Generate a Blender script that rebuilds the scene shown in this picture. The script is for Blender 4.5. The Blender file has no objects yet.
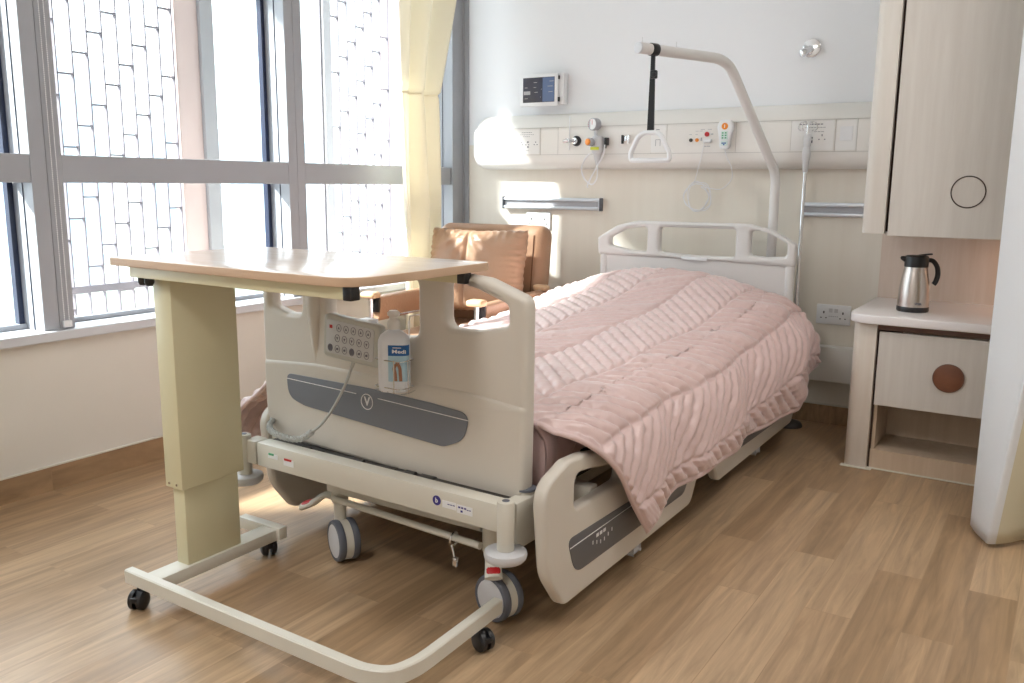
import bpy, bmesh, math, random
import numpy as np
from mathutils import Vector, Matrix
random.seed(4); C = bpy.context.scene.collection; PI = math.pi

# ------------------------------------------------------------------ materials
def new_mat(name):
    m = bpy.data.materials.new(name); m.use_nodes = True
    nt = m.node_tree; b = nt.nodes['Principled BSDF']
    return m, nt, b
def simple(name, col, rough=.5, metal=0, bump=0, bscale=60, var=0, vscale=8, spec=None, coat=0, stretch=(1,1,1), emit=None, trans=0):
    m, nt, b = new_mat(name); N = nt.nodes; L = nt.links
    b.inputs['Base Color'].default_value = (*col, 1); b.inputs['Roughness'].default_value = rough
    b.inputs['Metallic'].default_value = metal
    if spec is not None: b.inputs['Specular IOR Level'].default_value = spec
    if coat: b.inputs['Coat Weight'].default_value = coat; b.inputs['Coat Roughness'].default_value = .1
    if trans: b.inputs['Transmission Weight'].default_value = trans
    if emit: b.inputs['Emission Color'].default_value = (*emit[0], 1); b.inputs['Emission Strength'].default_value = emit[1]
    tc = N.new('ShaderNodeTexCoord'); mp = N.new('ShaderNodeMapping'); mp.inputs['Scale'].default_value = stretch
    L.new(tc.outputs['Object'], mp.inputs[0])
    if var:
        n = N.new('ShaderNodeTexNoise'); n.inputs['Scale'].default_value = vscale; n.inputs['Detail'].default_value = 5
        L.new(mp.outputs[0], n.inputs[0])
        r = N.new('ShaderNodeMapRange'); r.inputs[3].default_value = 1-var; r.inputs[4].default_value = 1+var
        L.new(n.outputs[0], r.inputs[0])
        x = N.new('ShaderNodeVectorMath'); x.operation = 'SCALE'; x.inputs[0].default_value = col
        L.new(r.outputs[0], x.inputs['Scale']); L.new(x.outputs[0], b.inputs['Base Color'])
    if bump:
        n2 = N.new('ShaderNodeTexNoise'); n2.inputs['Scale'].default_value = bscale; n2.inputs['Detail'].default_value = 6
        L.new(mp.outputs[0], n2.inputs[0])
        bp = N.new('ShaderNodeBump'); bp.inputs['Strength'].default_value = bump; bp.inputs['Distance'].default_value = .005
        L.new(n2.outputs[0], bp.inputs['Height']); L.new(bp.outputs[0], b.inputs['Normal'])
    return m
def floor_mat(name, axis_swap=False):
    m, nt, b = new_mat(name); N = nt.nodes; L = nt.links
    g = N.new('ShaderNodeNewGeometry'); mp = N.new('ShaderNodeMapping'); mp.inputs['Rotation'].default_value = (0, 0, PI/2)
    L.new(g.outputs['Position'], mp.inputs[0])
    br = N.new('ShaderNodeTexBrick'); br.offset = .37; br.offset_frequency = 2; br.squash = 1
    for k, v in (('Scale', 1), ('Mortar Size', .0012), ('Mortar Smooth', .3), ('Bias', 0), ('Brick Width', .95), ('Row Height', .118)): br.inputs[k].default_value = v
    br.inputs['Color1'].default_value = (0, 0, 0, 1); br.inputs['Color2'].default_value = (1, 1, 1, 1); br.inputs['Mortar'].default_value = (.35, .35, .35, 1)
    L.new(mp.outputs[0], br.inputs[0])
    cr = N.new('ShaderNodeValToRGB'); e = cr.color_ramp.elements
    e[0].position = 0; e[0].color = (.35, .225, .125, 1); e[1].position = 1; e[1].color = (.50, .345, .21, 1)
    k = e.new(.5); k.color = (.42, .28, .165, 1)
    L.new(br.outputs['Color'], cr.inputs[0])
    # grain, shifted per plank
    ad = N.new('ShaderNodeVectorMath'); ad.operation = 'MULTIPLY_ADD'; ad.inputs[1].default_value = (7, 3, 5)
    L.new(br.outputs['Color'], ad.inputs[0]); L.new(mp.outputs[0], ad.inputs[2])
    m2 = N.new('ShaderNodeMapping'); m2.inputs['Scale'].default_value = (1.6, 22, 6); L.new(ad.outputs[0], m2.inputs[0])
    n = N.new('ShaderNodeTexNoise'); n.inputs['Scale'].default_value = 1.6; n.inputs['Detail'].default_value = 8; n.inputs['Roughness'].default_value = .62; n.inputs['Distortion'].default_value = .7
    L.new(m2.outputs[0], n.inputs[0])
    r = N.new('ShaderNodeMapRange'); r.inputs[1].default_value = .3; r.inputs[2].default_value = .7; r.inputs[3].default_value = .68; r.inputs[4].default_value = 1.24
    L.new(n.outputs[0], r.inputs[0])
    sc = N.new('ShaderNodeVectorMath'); sc.operation = 'SCALE'; L.new(cr.outputs[0], sc.inputs[0]); L.new(r.outputs[0], sc.inputs['Scale'])
    L.new(sc.outputs[0], b.inputs['Base Color'])
    rr = N.new('ShaderNodeMapRange'); rr.inputs[3].default_value = .27; rr.inputs[4].default_value = .42; L.new(n.outputs[0], rr.inputs[0]); L.new(rr.outputs[0], b.inputs['Roughness'])
    bp = N.new('ShaderNodeBump'); bp.inputs['Strength'].default_value = .15; bp.inputs['Distance'].default_value = .001; L.new(n.outputs[0], bp.inputs['Height']); L.new(bp.outputs[0], b.inputs['Normal'])
    return m
def wood_mat(name, c1, c2, stretch=(14, 14, 1), rough=.45, scale=2.2):
    m, nt, b = new_mat(name); N = nt.nodes; L = nt.links
    g = N.new('ShaderNodeTexCoord'); mp = N.new('ShaderNodeMapping'); mp.inputs['Scale'].default_value = stretch
    L.new(g.outputs['Object'], mp.inputs[0])
    n = N.new('ShaderNodeTexNoise'); n.inputs['Scale'].default_value = scale; n.inputs['Detail'].default_value = 7; n.inputs['Roughness'].default_value = .6; n.inputs['Distortion'].default_value = .4
    L.new(mp.outputs[0], n.inputs[0])
    cr = N.new('ShaderNodeValToRGB'); e = cr.color_ramp.elements; e[0].position = .35; e[0].color = (*c1, 1); e[1].position = .68; e[1].color = (*c2, 1)
    L.new(n.outputs[0], cr.inputs[0]); L.new(cr.outputs[0], b.inputs['Base Color']); b.inputs['Roughness'].default_value = rough
    return m
def wall_back_mat():
    m, nt, b = new_mat('back_wall_finish'); N = nt.nodes; L = nt.links
    g = N.new('ShaderNodeNewGeometry'); sp = N.new('ShaderNodeSeparateXYZ'); L.new(g.outputs['Position'], sp.inputs[0])
    st = N.new('ShaderNodeMath'); st.operation = 'GREATER_THAN'; st.inputs[1].default_value = 1.3; L.new(sp.outputs['Z'], st.inputs[0])
    mp = N.new('ShaderNodeMapping'); mp.inputs['Scale'].default_value = (14, 1, .5); L.new(g.outputs['Position'], mp.inputs[0])
    n = N.new('ShaderNodeTexNoise'); n.inputs['Scale'].default_value = 1.5; n.inputs['Detail'].default_value = 5; L.new(mp.outputs[0], n.inputs[0])
    cr = N.new('ShaderNodeValToRGB'); e = cr.color_ramp.elements; e[0].position = .3; e[0].color = (.77, .715, .63, 1); e[1].position = .75; e[1].color = (.80, .75, .67, 1)
    L.new(n.outputs[0], cr.inputs[0])
    mx = N.new('ShaderNodeMix'); mx.data_type = 'RGBA'; L.new(st.outputs[0], mx.inputs[0]); L.new(cr.outputs[0], mx.inputs[6]); mx.inputs[7].default_value = (.81, .82, .85, 1)
    L.new(mx.outputs[2], b.inputs['Base Color']); b.inputs['Roughness'].default_value = .55
    return m
def fabric_mat(name, col, rough=.5, sheen=.4, bump=.3, scale=24):
    m = simple(name, col, rough, bump=bump, bscale=scale, var=.05, vscale=6)
    b = m.node_tree.nodes['Principled BSDF']; b.inputs['Sheen Weight'].default_value = sheen; b.inputs['Sheen Roughness'].default_value = .4
    return m
def curtain_mat(name, col, mix=.45):
    m, nt, b = new_mat(name); N = nt.nodes; L = nt.links
    b.inputs['Base Color'].default_value = (*col, 1); b.inputs['Roughness'].default_value = .75
    tc = N.new('ShaderNodeTexCoord'); n = N.new('ShaderNodeTexNoise'); n.inputs['Scale'].default_value = 350; L.new(tc.outputs['Object'], n.inputs[0])
    bp = N.new('ShaderNodeBump'); bp.inputs['Strength'].default_value = .15; bp.inputs['Distance'].default_value = .001; L.new(n.outputs[0], bp.inputs['Height']); L.new(bp.outputs[0], b.inputs['Normal'])
    t = N.new('ShaderNodeBsdfTranslucent'); t.inputs[0].default_value = (*col, 1)
    mx = N.new('ShaderNodeMixShader'); mx.inputs[0].default_value = mix
    L.new(b.outputs[0], mx.inputs[1]); L.new(t.outputs[0], mx.inputs[2]); L.new(mx.outputs[0], N['Material Output'].inputs[0])
    return m
def glass_mat():
    m, nt, b = new_mat('window_glass'); N = nt.nodes; L = nt.links
    t = N.new('ShaderNodeBsdfTransparent'); t.inputs[0].default_value = (.93, .97, .98, 1)
    g = N.new('ShaderNodeBsdfGlossy'); g.inputs['Roughness'].default_value = .02
    f = N.new('ShaderNodeFresnel'); f.inputs[0].default_value = 1.35
    ge = N.new('ShaderNodeNewGeometry'); iv = N.new('ShaderNodeMath'); iv.operation = 'SUBTRACT'; iv.inputs[0].default_value = 1; L.new(ge.outputs['Backfacing'], iv.inputs[1])
    mu = N.new('ShaderNodeMath'); mu.operation = 'MULTIPLY'; L.new(f.outputs[0], mu.inputs[0]); L.new(iv.outputs[0], mu.inputs[1])
    mx = N.new('ShaderNodeMixShader'); L.new(mu.outputs[0], mx.inputs[0]); L.new(t.outputs[0], mx.inputs[1]); L.new(g.outputs[0], mx.inputs[2]); L.new(mx.outputs[0], N['Material Output'].inputs[0])
    return m
M = dict(
 floor=floor_mat('vinyl_planks'), cove=floor_mat('vinyl_cove'), wall=simple('cream_wall_paint', (.72, .69, .635), .6, bump=.05, bscale=200, var=.02),
 white_wall=simple('white_wall_paint', (.80, .79, .77), .6, bump=.05, bscale=200, var=.02), backwall=wall_back_mat(),
 ceiling=simple('ceiling_paint', (.85, .85, .84), .7, bump=.05, bscale=150), frame=simple('grey_window_frame', (.37, .385, .42), .42, var=.03),
 gasket=simple('blue_black_gasket', (.010, .016, .045), .35, var=.1), glass=glass_mat(), sill=simple('sill_alu', (.60, .62, .66), .35, var=.02),
 cream=simple('cream_plastic', (.68, .63, .56), .36, var=.02, vscale=3), offwhite=simple('pale_headboard_plastic', (.70, .68, .67), .36, var=.02, vscale=3),
 creammetal=simple('cream_powder_coat', (.70, .67, .59), .38, var=.02), tablemetal=simple('pale_yellow_powder_coat', (.72, .67, .45), .36, var=.02),
 oliv=simple('olive_cream_powder_coat', (.60, .50, .28), .36, var=.02),
 black=simple('black_plastic', (.012, .012, .014), .35, var=.1), rubber=simple('grey_rubber', (.13, .14, .17), .55, var=.1), greydisc=simple('light_grey_plastic', (.62, .62, .64), .4, var=.02),
 badge=simple('slate_grey_label', (.20, .215, .25), .4, var=.04), rbadge=simple('dark_grey_label', (.13, .13, .14), .4, var=.05), whiteink=simple('white_ink', (.85, .85, .86), .5, var=.01),
 red=simple('red_plastic', (.55, .02, .025), .4, var=.08), darkmetal=simple('dark_steel', (.07, .065, .06), .5, metal=.3, var=.2),
 chrome=simple('chrome', (.78, .78, .80), .16, metal=1, var=.03), brushed=simple('brushed_steel', (.62, .57, .54), .27, metal=1, bump=.06, bscale=40, stretch=(30, 30, 1)),
 rail=simple('brushed_aluminium_rail', (.70, .74, .80), .35, metal=.5, var=.03), lamin=wood_mat('pale_maple_laminate', (.63, .585, .54), (.69, .65, .605)),
 lamin_edge=wood_mat('pale_cabinet_corner', (.70, .655, .60), (.75, .71, .66)), laminback=wood_mat('pink_maple_back', (.68, .56, .47), (.74, .63, .55)), laminshade=wood_mat('shaded_base_laminate', (.56, .43, .31), (.63, .50, .38)),  # plinth and niche laminate is browner, with their shade put into the colour
 laminpil=wood_mat('pale_pillar_laminate', (.67, .59, .51), (.72, .65, .58)), darkgap=simple('dark_brown_gap', (.05, .025, .015), .6, var=.1), brown=wood_mat('walnut_inlay', (.13, .045, .025), (.22, .085, .045), (3, 3, 3), .35), stripbrown=simple('brown_recess_strip', (.16, .085, .06), .5, var=.08),
 solid=simple('white_solid_surface', (.84, .80, .80), .28, var=.01), top=wood_mat('maple_tabletop', (.72, .60, .51), (.78, .68, .60), (2, 16, 2), .16), topedge=simple('beech_edge_band', (.62, .43, .29), .4, var=.06),
 leather=simple('tan_leather', (.42, .255, .16), .38, bump=.35, bscale=70, var=.12, vscale=5), leather2=simple('tan_leather_shell', (.39, .225, .135), .42, bump=.3, bscale=90, var=.1), seam=simple('dark_seam', (.16, .07, .03), .6, var=.05),
 beech=wood_mat('beech_arm', (.62, .40, .23), (.72, .50, .31), (3, 14, 3), .35), quilt=fabric_mat('dusty_pink_satin', (.70, .52, .50), .33, .4, .2, 55), sheet=fabric_mat('mauve_sheet', (.50, .35, .34), .7, .3, .3, 30),
 panel=simple('warm_white_panel', (.79, .765, .73), .35, var=.01), plate=simple('white_faceplate', (.82, .81, .80), .32, var=.01), groove=simple('panel_joint', (.5, .48, .46), .6, var=.02), ink=simple('grey_ink', (.16, .16, .20), .6, var=.02), lightink=simple('light_grey_ink', (.42, .42, .45), .6, var=.02),
 whitepl=simple('white_plastic', (.80, .81, .83), .32, var=.01), ctrl=simple('sage_grey_plastic', (.54, .55, .51), .42, var=.02), ctrlface=simple('pale_keypad', (.60, .61, .62), .45, var=.02), cord=simple('grey_cord', (.48, .49, .47), .5, var=.03), whitecord=simple('white_cord', (.80, .80, .82), .45, var=.02),
 orange=simple('orange_plastic', (.85, .28, .03), .35, var=.04), green=simple('green_ink', (.1, .38, .2), .5, var=.03), blue=simple('blue_label', (.015, .12, .36), .4, var=.05), skyblue=simple('pale_blue_label', (.45, .65, .76), .4, var=.05), skin=simple('brown_figure_print', (.36, .17, .10), .5, var=.1),
 indigo=simple('indigo_sticker', (.04, .03, .22), .4, var=.02), yellow=simple('yellow_label', (.62, .68, .05), .5, var=.05), mint=simple('pale_mint_plastic', (.66, .78, .74), .4, var=.02), screen=simple('dark_tablet_glass', (.05, .055, .085), .08, spec=.7, var=.2, vscale=20), screenblue=simple('dim_blue_tile', (.12, .17, .30), .2, var=.1),
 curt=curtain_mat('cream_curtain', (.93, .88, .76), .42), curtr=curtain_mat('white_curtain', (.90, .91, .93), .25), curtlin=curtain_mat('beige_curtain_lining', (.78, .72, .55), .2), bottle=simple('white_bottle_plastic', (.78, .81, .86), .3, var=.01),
 lattice=simple('mauve_metal_lattice', (.17, .15, .17), .6, var=.05), pier=simple('rose_stone', (.62, .47, .44), .7, bump=.2, bscale=12, var=.1, vscale=2), piergrey=simple('grey_stone', (.36, .34, .35), .7, bump=.2, bscale=12, var=.1), concrete=simple('pale_concrete', (.6, .6, .6), .8, bump=.1, var=.05),
 tower=simple('hazy_tower', (.50, .58, .63), .7, var=.04, vscale=.1), towerwin=simple('hazy_tower_window', (.33, .42, .48), .4, var=.05), foliage=simple('hazy_foliage', (.40, .45, .37), .9, var=.3, vscale=2), ground=simple('pale_street', (.5, .5, .48), .9, var=.1, vscale=.05),  # distance haze is mixed into the tower and foliage colours
)
M['lampglow'] = simple('lamp_diffuser', (.9, .9, .9), .5, emit=((1, .93, .86), 4)); M['ledglow'] = simple('warm_led', (.9, .8, .7), .5, emit=((1, .66, .45), 3))

# ------------------------------------------------------------------ mesh helpers
def mb(): return bmesh.new()
def merge(dst, src, mat=None):
    if mat is not None: src.transform(mat)
    me = bpy.data.meshes.new('t'); src.to_mesh(me); src.free(); dst.from_mesh(me); bpy.data.meshes.remove(me); return dst
def box(bm, x0, x1, y0, y1, z0, z1, r=0, seg=2, mat=None):
    t = bmesh.new(); bmesh.ops.create_cube(t, size=1)
    for v in t.verts: v.co = Vector(((x0+x1)/2+v.co.x*(x1-x0), (y0+y1)/2+v.co.y*(y1-y0), (z0+z1)/2+v.co.z*(z1-z0)))
    if r: bmesh.ops.bevel(t, geom=t.edges[:], offset=min(r, abs(x1-x0)*.49, abs(y1-y0)*.49, abs(z1-z0)*.49), segments=seg, profile=.5, affect='EDGES')
    return merge(bm, t, mat)
def cyl(bm, p0, p1, r0, r1=None, seg=24, cap=True, bev=0):
    r1 = r0 if r1 is None else r1; p0 = Vector(p0); p1 = Vector(p1); d = p1-p0
    if bev:
        pr = [(0, 0), (r0-bev, 0), (r0-bev*.3, bev*.3), (r0, bev), (r1, d.length-bev), (r1-bev*.3, d.length-bev*.3), (r1-bev, d.length), (0, d.length)]
        return lathe(bm, pr, p0, d, seg)
    t = bmesh.new(); bmesh.ops.create_cone(t, cap_ends=cap, segments=seg, radius1=r0, radius2=r1, depth=d.length)
    return merge(bm, t, Matrix.Translation((p0+p1)/2) @ d.to_track_quat('Z', 'Y').to_matrix().to_4x4())
def lathe(bm, prof, loc=(0, 0, 0), axis=(0, 0, 1), seg=32):
    t = bmesh.new(); rings = []
    for r, z in prof:
        if r < 1e-6: rings.append([t.verts.new((0, 0, z))])
        else: rings.append([t.verts.new((r*math.cos(2*PI*i/seg), r*math.sin(2*PI*i/seg), z)) for i in range(seg)])
    for a, b in zip(rings, rings[1:]):
        if len(a) == 1 and len(b) == 1: continue
        for i in range(seg):
            j = (i+1) % seg
            if len(a) == 1: t.faces.new((a[0], b[i], b[j]))
            elif len(b) == 1: t.faces.new((a[i], a[j], b[0]))
            else: t.faces.new((a[i], a[j], b[j], b[i]))
    bmesh.ops.recalc_face_normals(t, faces=t.faces[:])
    return merge(bm, t, Matrix.Translation(loc) @ Vector(axis).to_track_quat('Z', 'Y').to_matrix().to_4x4())
def catmull(pts, n=8, closed=False):
    P = [Vector(p) for p in pts]; out = []; m = len(P); rng = range(m if closed else m-1)
    for i in rng:
        if closed: a, b, c, d = P[(i-1) % m], P[i], P[(i+1) % m], P[(i+2) % m]
        else: a, b, c, d = P[max(i-1, 0)], P[i], P[i+1], P[min(i+2, m-1)]
        for k in range(n):
            t = k/n; out.append(.5*((2*b)+(c-a)*t+(2*a-5*b+4*c-d)*t*t+(3*b-a-3*c+d)*t**3))
    if not closed: out.append(P[-1])
    return out
def tube(bm, pts, r, seg=10, closed=False, sx=1, sy=1, up=None):
    pts = [Vector(p) for p in pts]; n = len(pts); t = bmesh.new(); rings = []
    def tan(i):
        if closed: return (pts[(i+1) % n]-pts[i-1]).normalized()
        return (pts[min(i+1, n-1)]-pts[max(i-1, 0)]).normalized()
    u = up and Vector(up)
    if u is None:
        t0 = tan(0); u = t0.orthogonal().normalized()
    for i, p in enumerate(pts):
        tt = tan(i); u = (u-tt*u.dot(tt)).normalized(); v = tt.cross(u)
        rr = r[i] if isinstance(r, (list, tuple)) else r
        rings.append([t.verts.new(p+u*rr*sx*math.cos(2*PI*k/seg)+v*rr*sy*math.sin(2*PI*k/seg)) for k in range(seg)])
    for i in range(n if closed else n-1):
        a, b = rings[i], rings[(i+1) % n]
        for k in range(seg): t.faces.new((a[k], a[(k+1) % seg], b[(k+1) % seg], b[k]))
    if not closed: t.faces.new(rings[0][::-1]); t.faces.new(rings[-1])
    bmesh.ops.recalc_face_normals(t, faces=t.faces[:])
    return merge(bm, t)
def bar(bm, pts, w, h, r=.003):                      # rectangular section along a flat path
    pts = [Vector(p) for p in pts]; n = len(pts); t = bmesh.new(); rings = []
    for i, p in enumerate(pts):
        tt = (pts[min(i+1, n-1)]-pts[max(i-1, 0)]).normalized(); s = tt.cross(Vector((0, 0, 1))).normalized()
        q = [(w/2-r, h/2), (w/2, h/2-r), (w/2, -h/2+r), (w/2-r, -h/2), (-w/2+r, -h/2), (-w/2, -h/2+r), (-w/2, h/2-r), (-w/2+r, h/2)]
        rings.append([t.verts.new(p+s*a+Vector((0, 0, b))) for a, b in q])
    for a, b in zip(rings, rings[1:]):
        for k in range(8): t.faces.new((a[k], a[(k+1) % 8], b[(k+1) % 8], b[k]))
    t.faces.new(rings[0][::-1]); t.faces.new(rings[-1]); bmesh.ops.recalc_face_normals(t, faces=t.faces[:])
    return merge(bm, t)
def fillet(poly, r, n=6):
    P = [Vector(p[:2]) for p in poly]; out = []
    for i, p in enumerate(P):
        rr = poly[i][2] if len(poly[i]) > 2 else r
        a = P[i-1]-p; b = P[(i+1) % len(P)]-p; la, lb = a.length, b.length; a.normalize(); b.normalize()
        ang = a.angle(b)
        if rr < 1e-5 or abs(ang-PI) < .05: out.append(p); continue
        d = min(rr/math.tan(ang/2), la*.48, lb*.48); s, e = p+a*d, p+b*d
        for k in range(n+1):
            t = k/n; out.append(s*(1-t)**2+p*2*t*(1-t)+e*t*t)
    return out
def plate(outer, holes, thick, bevel, r=.02, plane='XZ', at=0, res=2):   # rounded plate with openings
    cu = bpy.data.curves.new('c', 'CURVE'); cu.dimensions = '2D'; cu.fill_mode = 'BOTH'
    cu.extrude = max(thick/2-bevel, 0); cu.bevel_depth = bevel; cu.bevel_resolution = res; cu.offset = -bevel
    for poly in [outer]+list(holes):
        pp = fillet(poly, r); sp = cu.splines.new('POLY'); sp.points.add(len(pp)-1); sp.use_cyclic_u = True
        for q, p in zip(sp.points, pp): q.co = (p.x, p.y, 0, 1)
    o = bpy.data.objects.new('c', cu); C.objects.link(o); bpy.context.view_layer.update()
    me = bpy.data.meshes.new_from_object(o.evaluated_get(bpy.context.evaluated_depsgraph_get()))
    bm = bmesh.new(); bm.from_mesh(me); bpy.data.objects.remove(o); bpy.data.curves.remove(cu); bpy.data.meshes.remove(me)
    bmesh.ops.remove_doubles(bm, verts=bm.verts[:], dist=1e-5)
    if plane == 'XZ': mt = Matrix(((1, 0, 0, 0), (0, 0, -1, at), (0, 1, 0, 0), (0, 0, 0, 1)))
    elif plane == 'YZ': mt = Matrix(((0, 0, 1, at), (1, 0, 0, 0), (0, 1, 0, 0), (0, 0, 0, 1)))
    else: mt = Matrix.Translation((0, 0, at))
    bm.transform(mt); bmesh.ops.recalc_face_normals(bm, faces=bm.faces[:]); return bm
def text(s, size, mt, ext=.0004, bold=False):
    cu = bpy.data.curves.new('t', 'FONT'); cu.body = s; cu.size = size; cu.extrude = ext; cu.align_x = 'CENTER'; cu.align_y = 'CENTER'
    if bold: cu.offset = size*.02
    o = bpy.data.objects.new('t', cu); C.objects.link(o); bpy.context.view_layer.update()
    me = bpy.data.meshes.new_from_object(o.evaluated_get(bpy.context.evaluated_depsgraph_get()))
    bm = bmesh.new(); bm.from_mesh(me); bpy.data.objects.remove(o); bpy.data.curves.remove(cu); bpy.data.meshes.remove(me); bm.transform(mt); return bm
FRONT = Matrix(((1, 0, 0, 0), (0, 0, -1, 0), (0, 1, 0, 0), (0, 0, 0, 1)))   # XY text to face -Y
WP = {}
def wloc(o): return WP.get(o.name, Vector((0, 0, 0)))
def obj(name, bm, mat, parent=None, smooth=True, sub=0, solid=0, org=None, local=False, angle=.7):
    me = bpy.data.meshes.new(name)
    if parent is not None: base = wloc(parent); pl = Vector((0, 0, 0))
    else:
        if org is None:
            xs = [v.co for v in bm.verts]; org = (sum(v.x for v in xs)/len(xs), sum(v.y for v in xs)/len(xs), min(v.z for v in xs))
        base = Vector(org)
    if not local: bmesh.ops.translate(bm, verts=bm.verts[:], vec=-base)
    bm.to_mesh(me); bm.free(); o = bpy.data.objects.new(name, me); C.objects.link(o)
    if parent is not None: o.parent = parent; WP[o.name] = base
    else: o.location = base; WP[o.name] = base
    for mm in (mat if isinstance(mat, list) else [mat]): me.materials.append(mm)
    if smooth:
        for p in me.polygons: p.use_smooth = True
        try: me.set_sharp_from_angle(angle=angle)
        except Exception: pass
    if solid: md = o.modifiers.new('thickness', 'SOLIDIFY'); md.thickness = solid; md.offset = -1
    if sub: md = o.modifiers.new('smooth', 'SUBSURF'); md.levels = sub; md.render_levels = sub
    return o
def tag(o, label=None, cat=None, group=None, kind=None):
    if label: o['label'] = label
    if cat: o['category'] = cat
    if group: o['group'] = group
    if kind: o['kind'] = kind
    return o
def thing(name, label, cat, loc, group=None, rz=0):
    o = bpy.data.objects.new(name, None); o.empty_display_size = .05; C.objects.link(o); o.location = loc; o.rotation_euler[2] = rz
    WP[o.name] = Vector(loc); return tag(o, label, cat, group)
def struct(name, bm, mat, parent=None, smooth=False, **k):
    o = obj(name, bm, mat, parent, smooth=smooth, org=(0, 0, 0), **k); o['kind'] = 'structure'; return o

# ------------------------------------------------------------------ the room
XR, YF, ZC = 4.3, -6.0, 2.7; SZ = .571; H = .088
b = mb(); box(b, -.15, XR+.15, YF-.15, .15, -.06, 0); struct('floor', b, M['floor'])
b = mb(); box(b, -.15, XR+.15, YF-.15, .15, ZC, ZC+.1); struct('ceiling', b, M['ceiling'])
b = mb(); box(b, -.35, XR+.15, 0, .15, 0, ZC); struct('wall_back', b, M['backwall'])
b = mb(); box(b, -.15, XR+.15, YF-.15, YF, 0, ZC); struct('wall_front', b, M['white_wall'])
b = mb(); box(b, XR, XR+.15, YF, 0, 0, ZC); struct('wall_right', b, M['white_wall'])
b = mb(); box(b, -.2, 0, YF, 0, 0, SZ-.03); box(b, -.2, 0, YF, 0, 2.55, ZC); box(b, -.2, 0, YF, -4.72, SZ-.03, 2.55); struct('wall_left', b, M['wall'])
for nm, bx, tr in (('baseboard_left', (0, .004, YF, 0, 0, H), (0, .008, YF, 0, H, H+.006)), ('baseboard_back', (0, 2.3, -.004, 0, 0, H), (0, 2.3, -.008, 0, H, H+.006))):
    b = mb(); box(b, *bx); o = struct(nm, b, M['cove']); b = mb(); box(b, *tr); t = obj('capping_strip', b, M['creammetal'], o)
b = mb(); box(b, -.14, .03, -4.72, 0, SZ-.035, SZ, .004); struct('trim_1', b, M['sill'])
# windows: mullions at these y ranges (south edge, north edge)
mul = [(-4.83, -4.72), (-3.62, -3.51), (-2.475, -2.363), (-1.318, -1.215), (-.105, -.0)]
for i in range(4):
    y0, y1 = mul[i][1], mul[i+1][0]
    w = bpy.data.objects.new('window_%d' % (i+1), None); C.objects.link(w); w['kind'] = 'structure'; WP[w.name] = Vector((0, 0, 0))
    b = mb(); ym = (mul[i+1][0]+mul[i+1][1])/2
    box(b, -.13, 0, mul[i+1][0], ym-.0012, SZ, 2.55, .002); box(b, -.13, -.002, ym+.0012, mul[i+1][1], SZ, 2.55, .002); box(b, -.12, -.006, ym-.002, ym+.002, SZ, 2.55)
    if i == 0: box(b, -.13, 0, mul[0][0], mul[0][1], SZ, 2.55, .002)
    box(b, -.12, -.003, y0, y1, 1.08, 1.175, .002); box(b, -.14, -.11, y0, y1, SZ, SZ+.018, .002); box(b, -.14, -.11, y0, y1, 2.5, 2.55)
    obj('window_frame', b, M['frame'], w, smooth=False)
    b = mb()
    for za, zb in ((SZ+.018, 1.08), (1.175, 2.5)):
        box(b, -.145, -.118, y1-.022, y1-.003, za, zb); box(b, -.142, -.12, y0, y0+.006, za, zb)
    box(b, -.06, -.058, y1-.003, y1-.0005, SZ, 2.5)
    obj('window_gasket', b, M['gasket'], w, smooth=False)
    b = mb()
    for za, zb in ((SZ+.018, 1.08), (1.175, 2.5)): box(b, -.132, -.126, y0+.006, y1-.02, za, zb)
    obj('window_pane', b, M['glass'], w, smooth=False)
b = mb()
for xa, xb, z0 in ((.0, .022, 0), (.024, .05, 0)): box(b, xa, xb, -.012, -.001, H, ZC, .003)
box(b, -.002, .012, -.108, -.001, SZ, ZC, .002); struct('trim_2', b, M['frame'])

# bead chain hanging on the left mullion
b = mb()
for yy in (-2.405, -2.388):
    z = .60
    while z < 2.5:
        t = bmesh.new(); bmesh.ops.create_icosphere(t, subdivisions=1, radius=.0022); merge(b, t, Matrix.Translation((.006, yy, z))); z += .0066
    cyl(b, (.006, yy, .6), (.006, yy, 2.5), .0008, seg=5)
th = thing('blind_chain', 'thin white beaded blind cord running down the grey left window mullion to the sill', 'blind cord', (.006, -2.397, SZ))
obj('bead_loop', b, M['whitepl'], th)
b = mb(); box(b, .0005, .014, -2.412, -2.381, SZ+.006, SZ+.03, .003); obj('tension_clip', b, M['whitepl'], th)

# ------------------------------------------------------------------ outside
def lattice(y0, y1, ph):
    b = mb(); x = -1.0; k = 0; y = y0
    while y <= y1+.001:
        box(b, x-.01, x+.01, y-.0030, y+.0030, -.4, 2.75)
        if y+.078 <= y1+.001:
            z = -.4+((ph+k*.10) % .33)
            while z < 2.7: box(b, x-.012, x+.012, y, y+.078, z-.0038, z+.0038); z += .33
        y += .078; k += 1
    box(b, x-.02, x+.02, y0, y1, .555, .59, .004); box(b, x-.02, x+.02, y0, y1, 2.70, 2.75)
    return b
yA = -1.142-.078*11
tag(obj('lattice_screen', lattice(yA, -1.142, .02), M['lattice'], smooth=False), 'metal lattice screen of tall staggered cells outside the left window, wide and seen in full', 'screen')
tag(obj('lattice_screen', lattice(.534-.078*8, .534, .08), M['lattice'], smooth=False), 'narrow metal lattice screen outside the window beside the cream curtain', 'screen')
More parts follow.
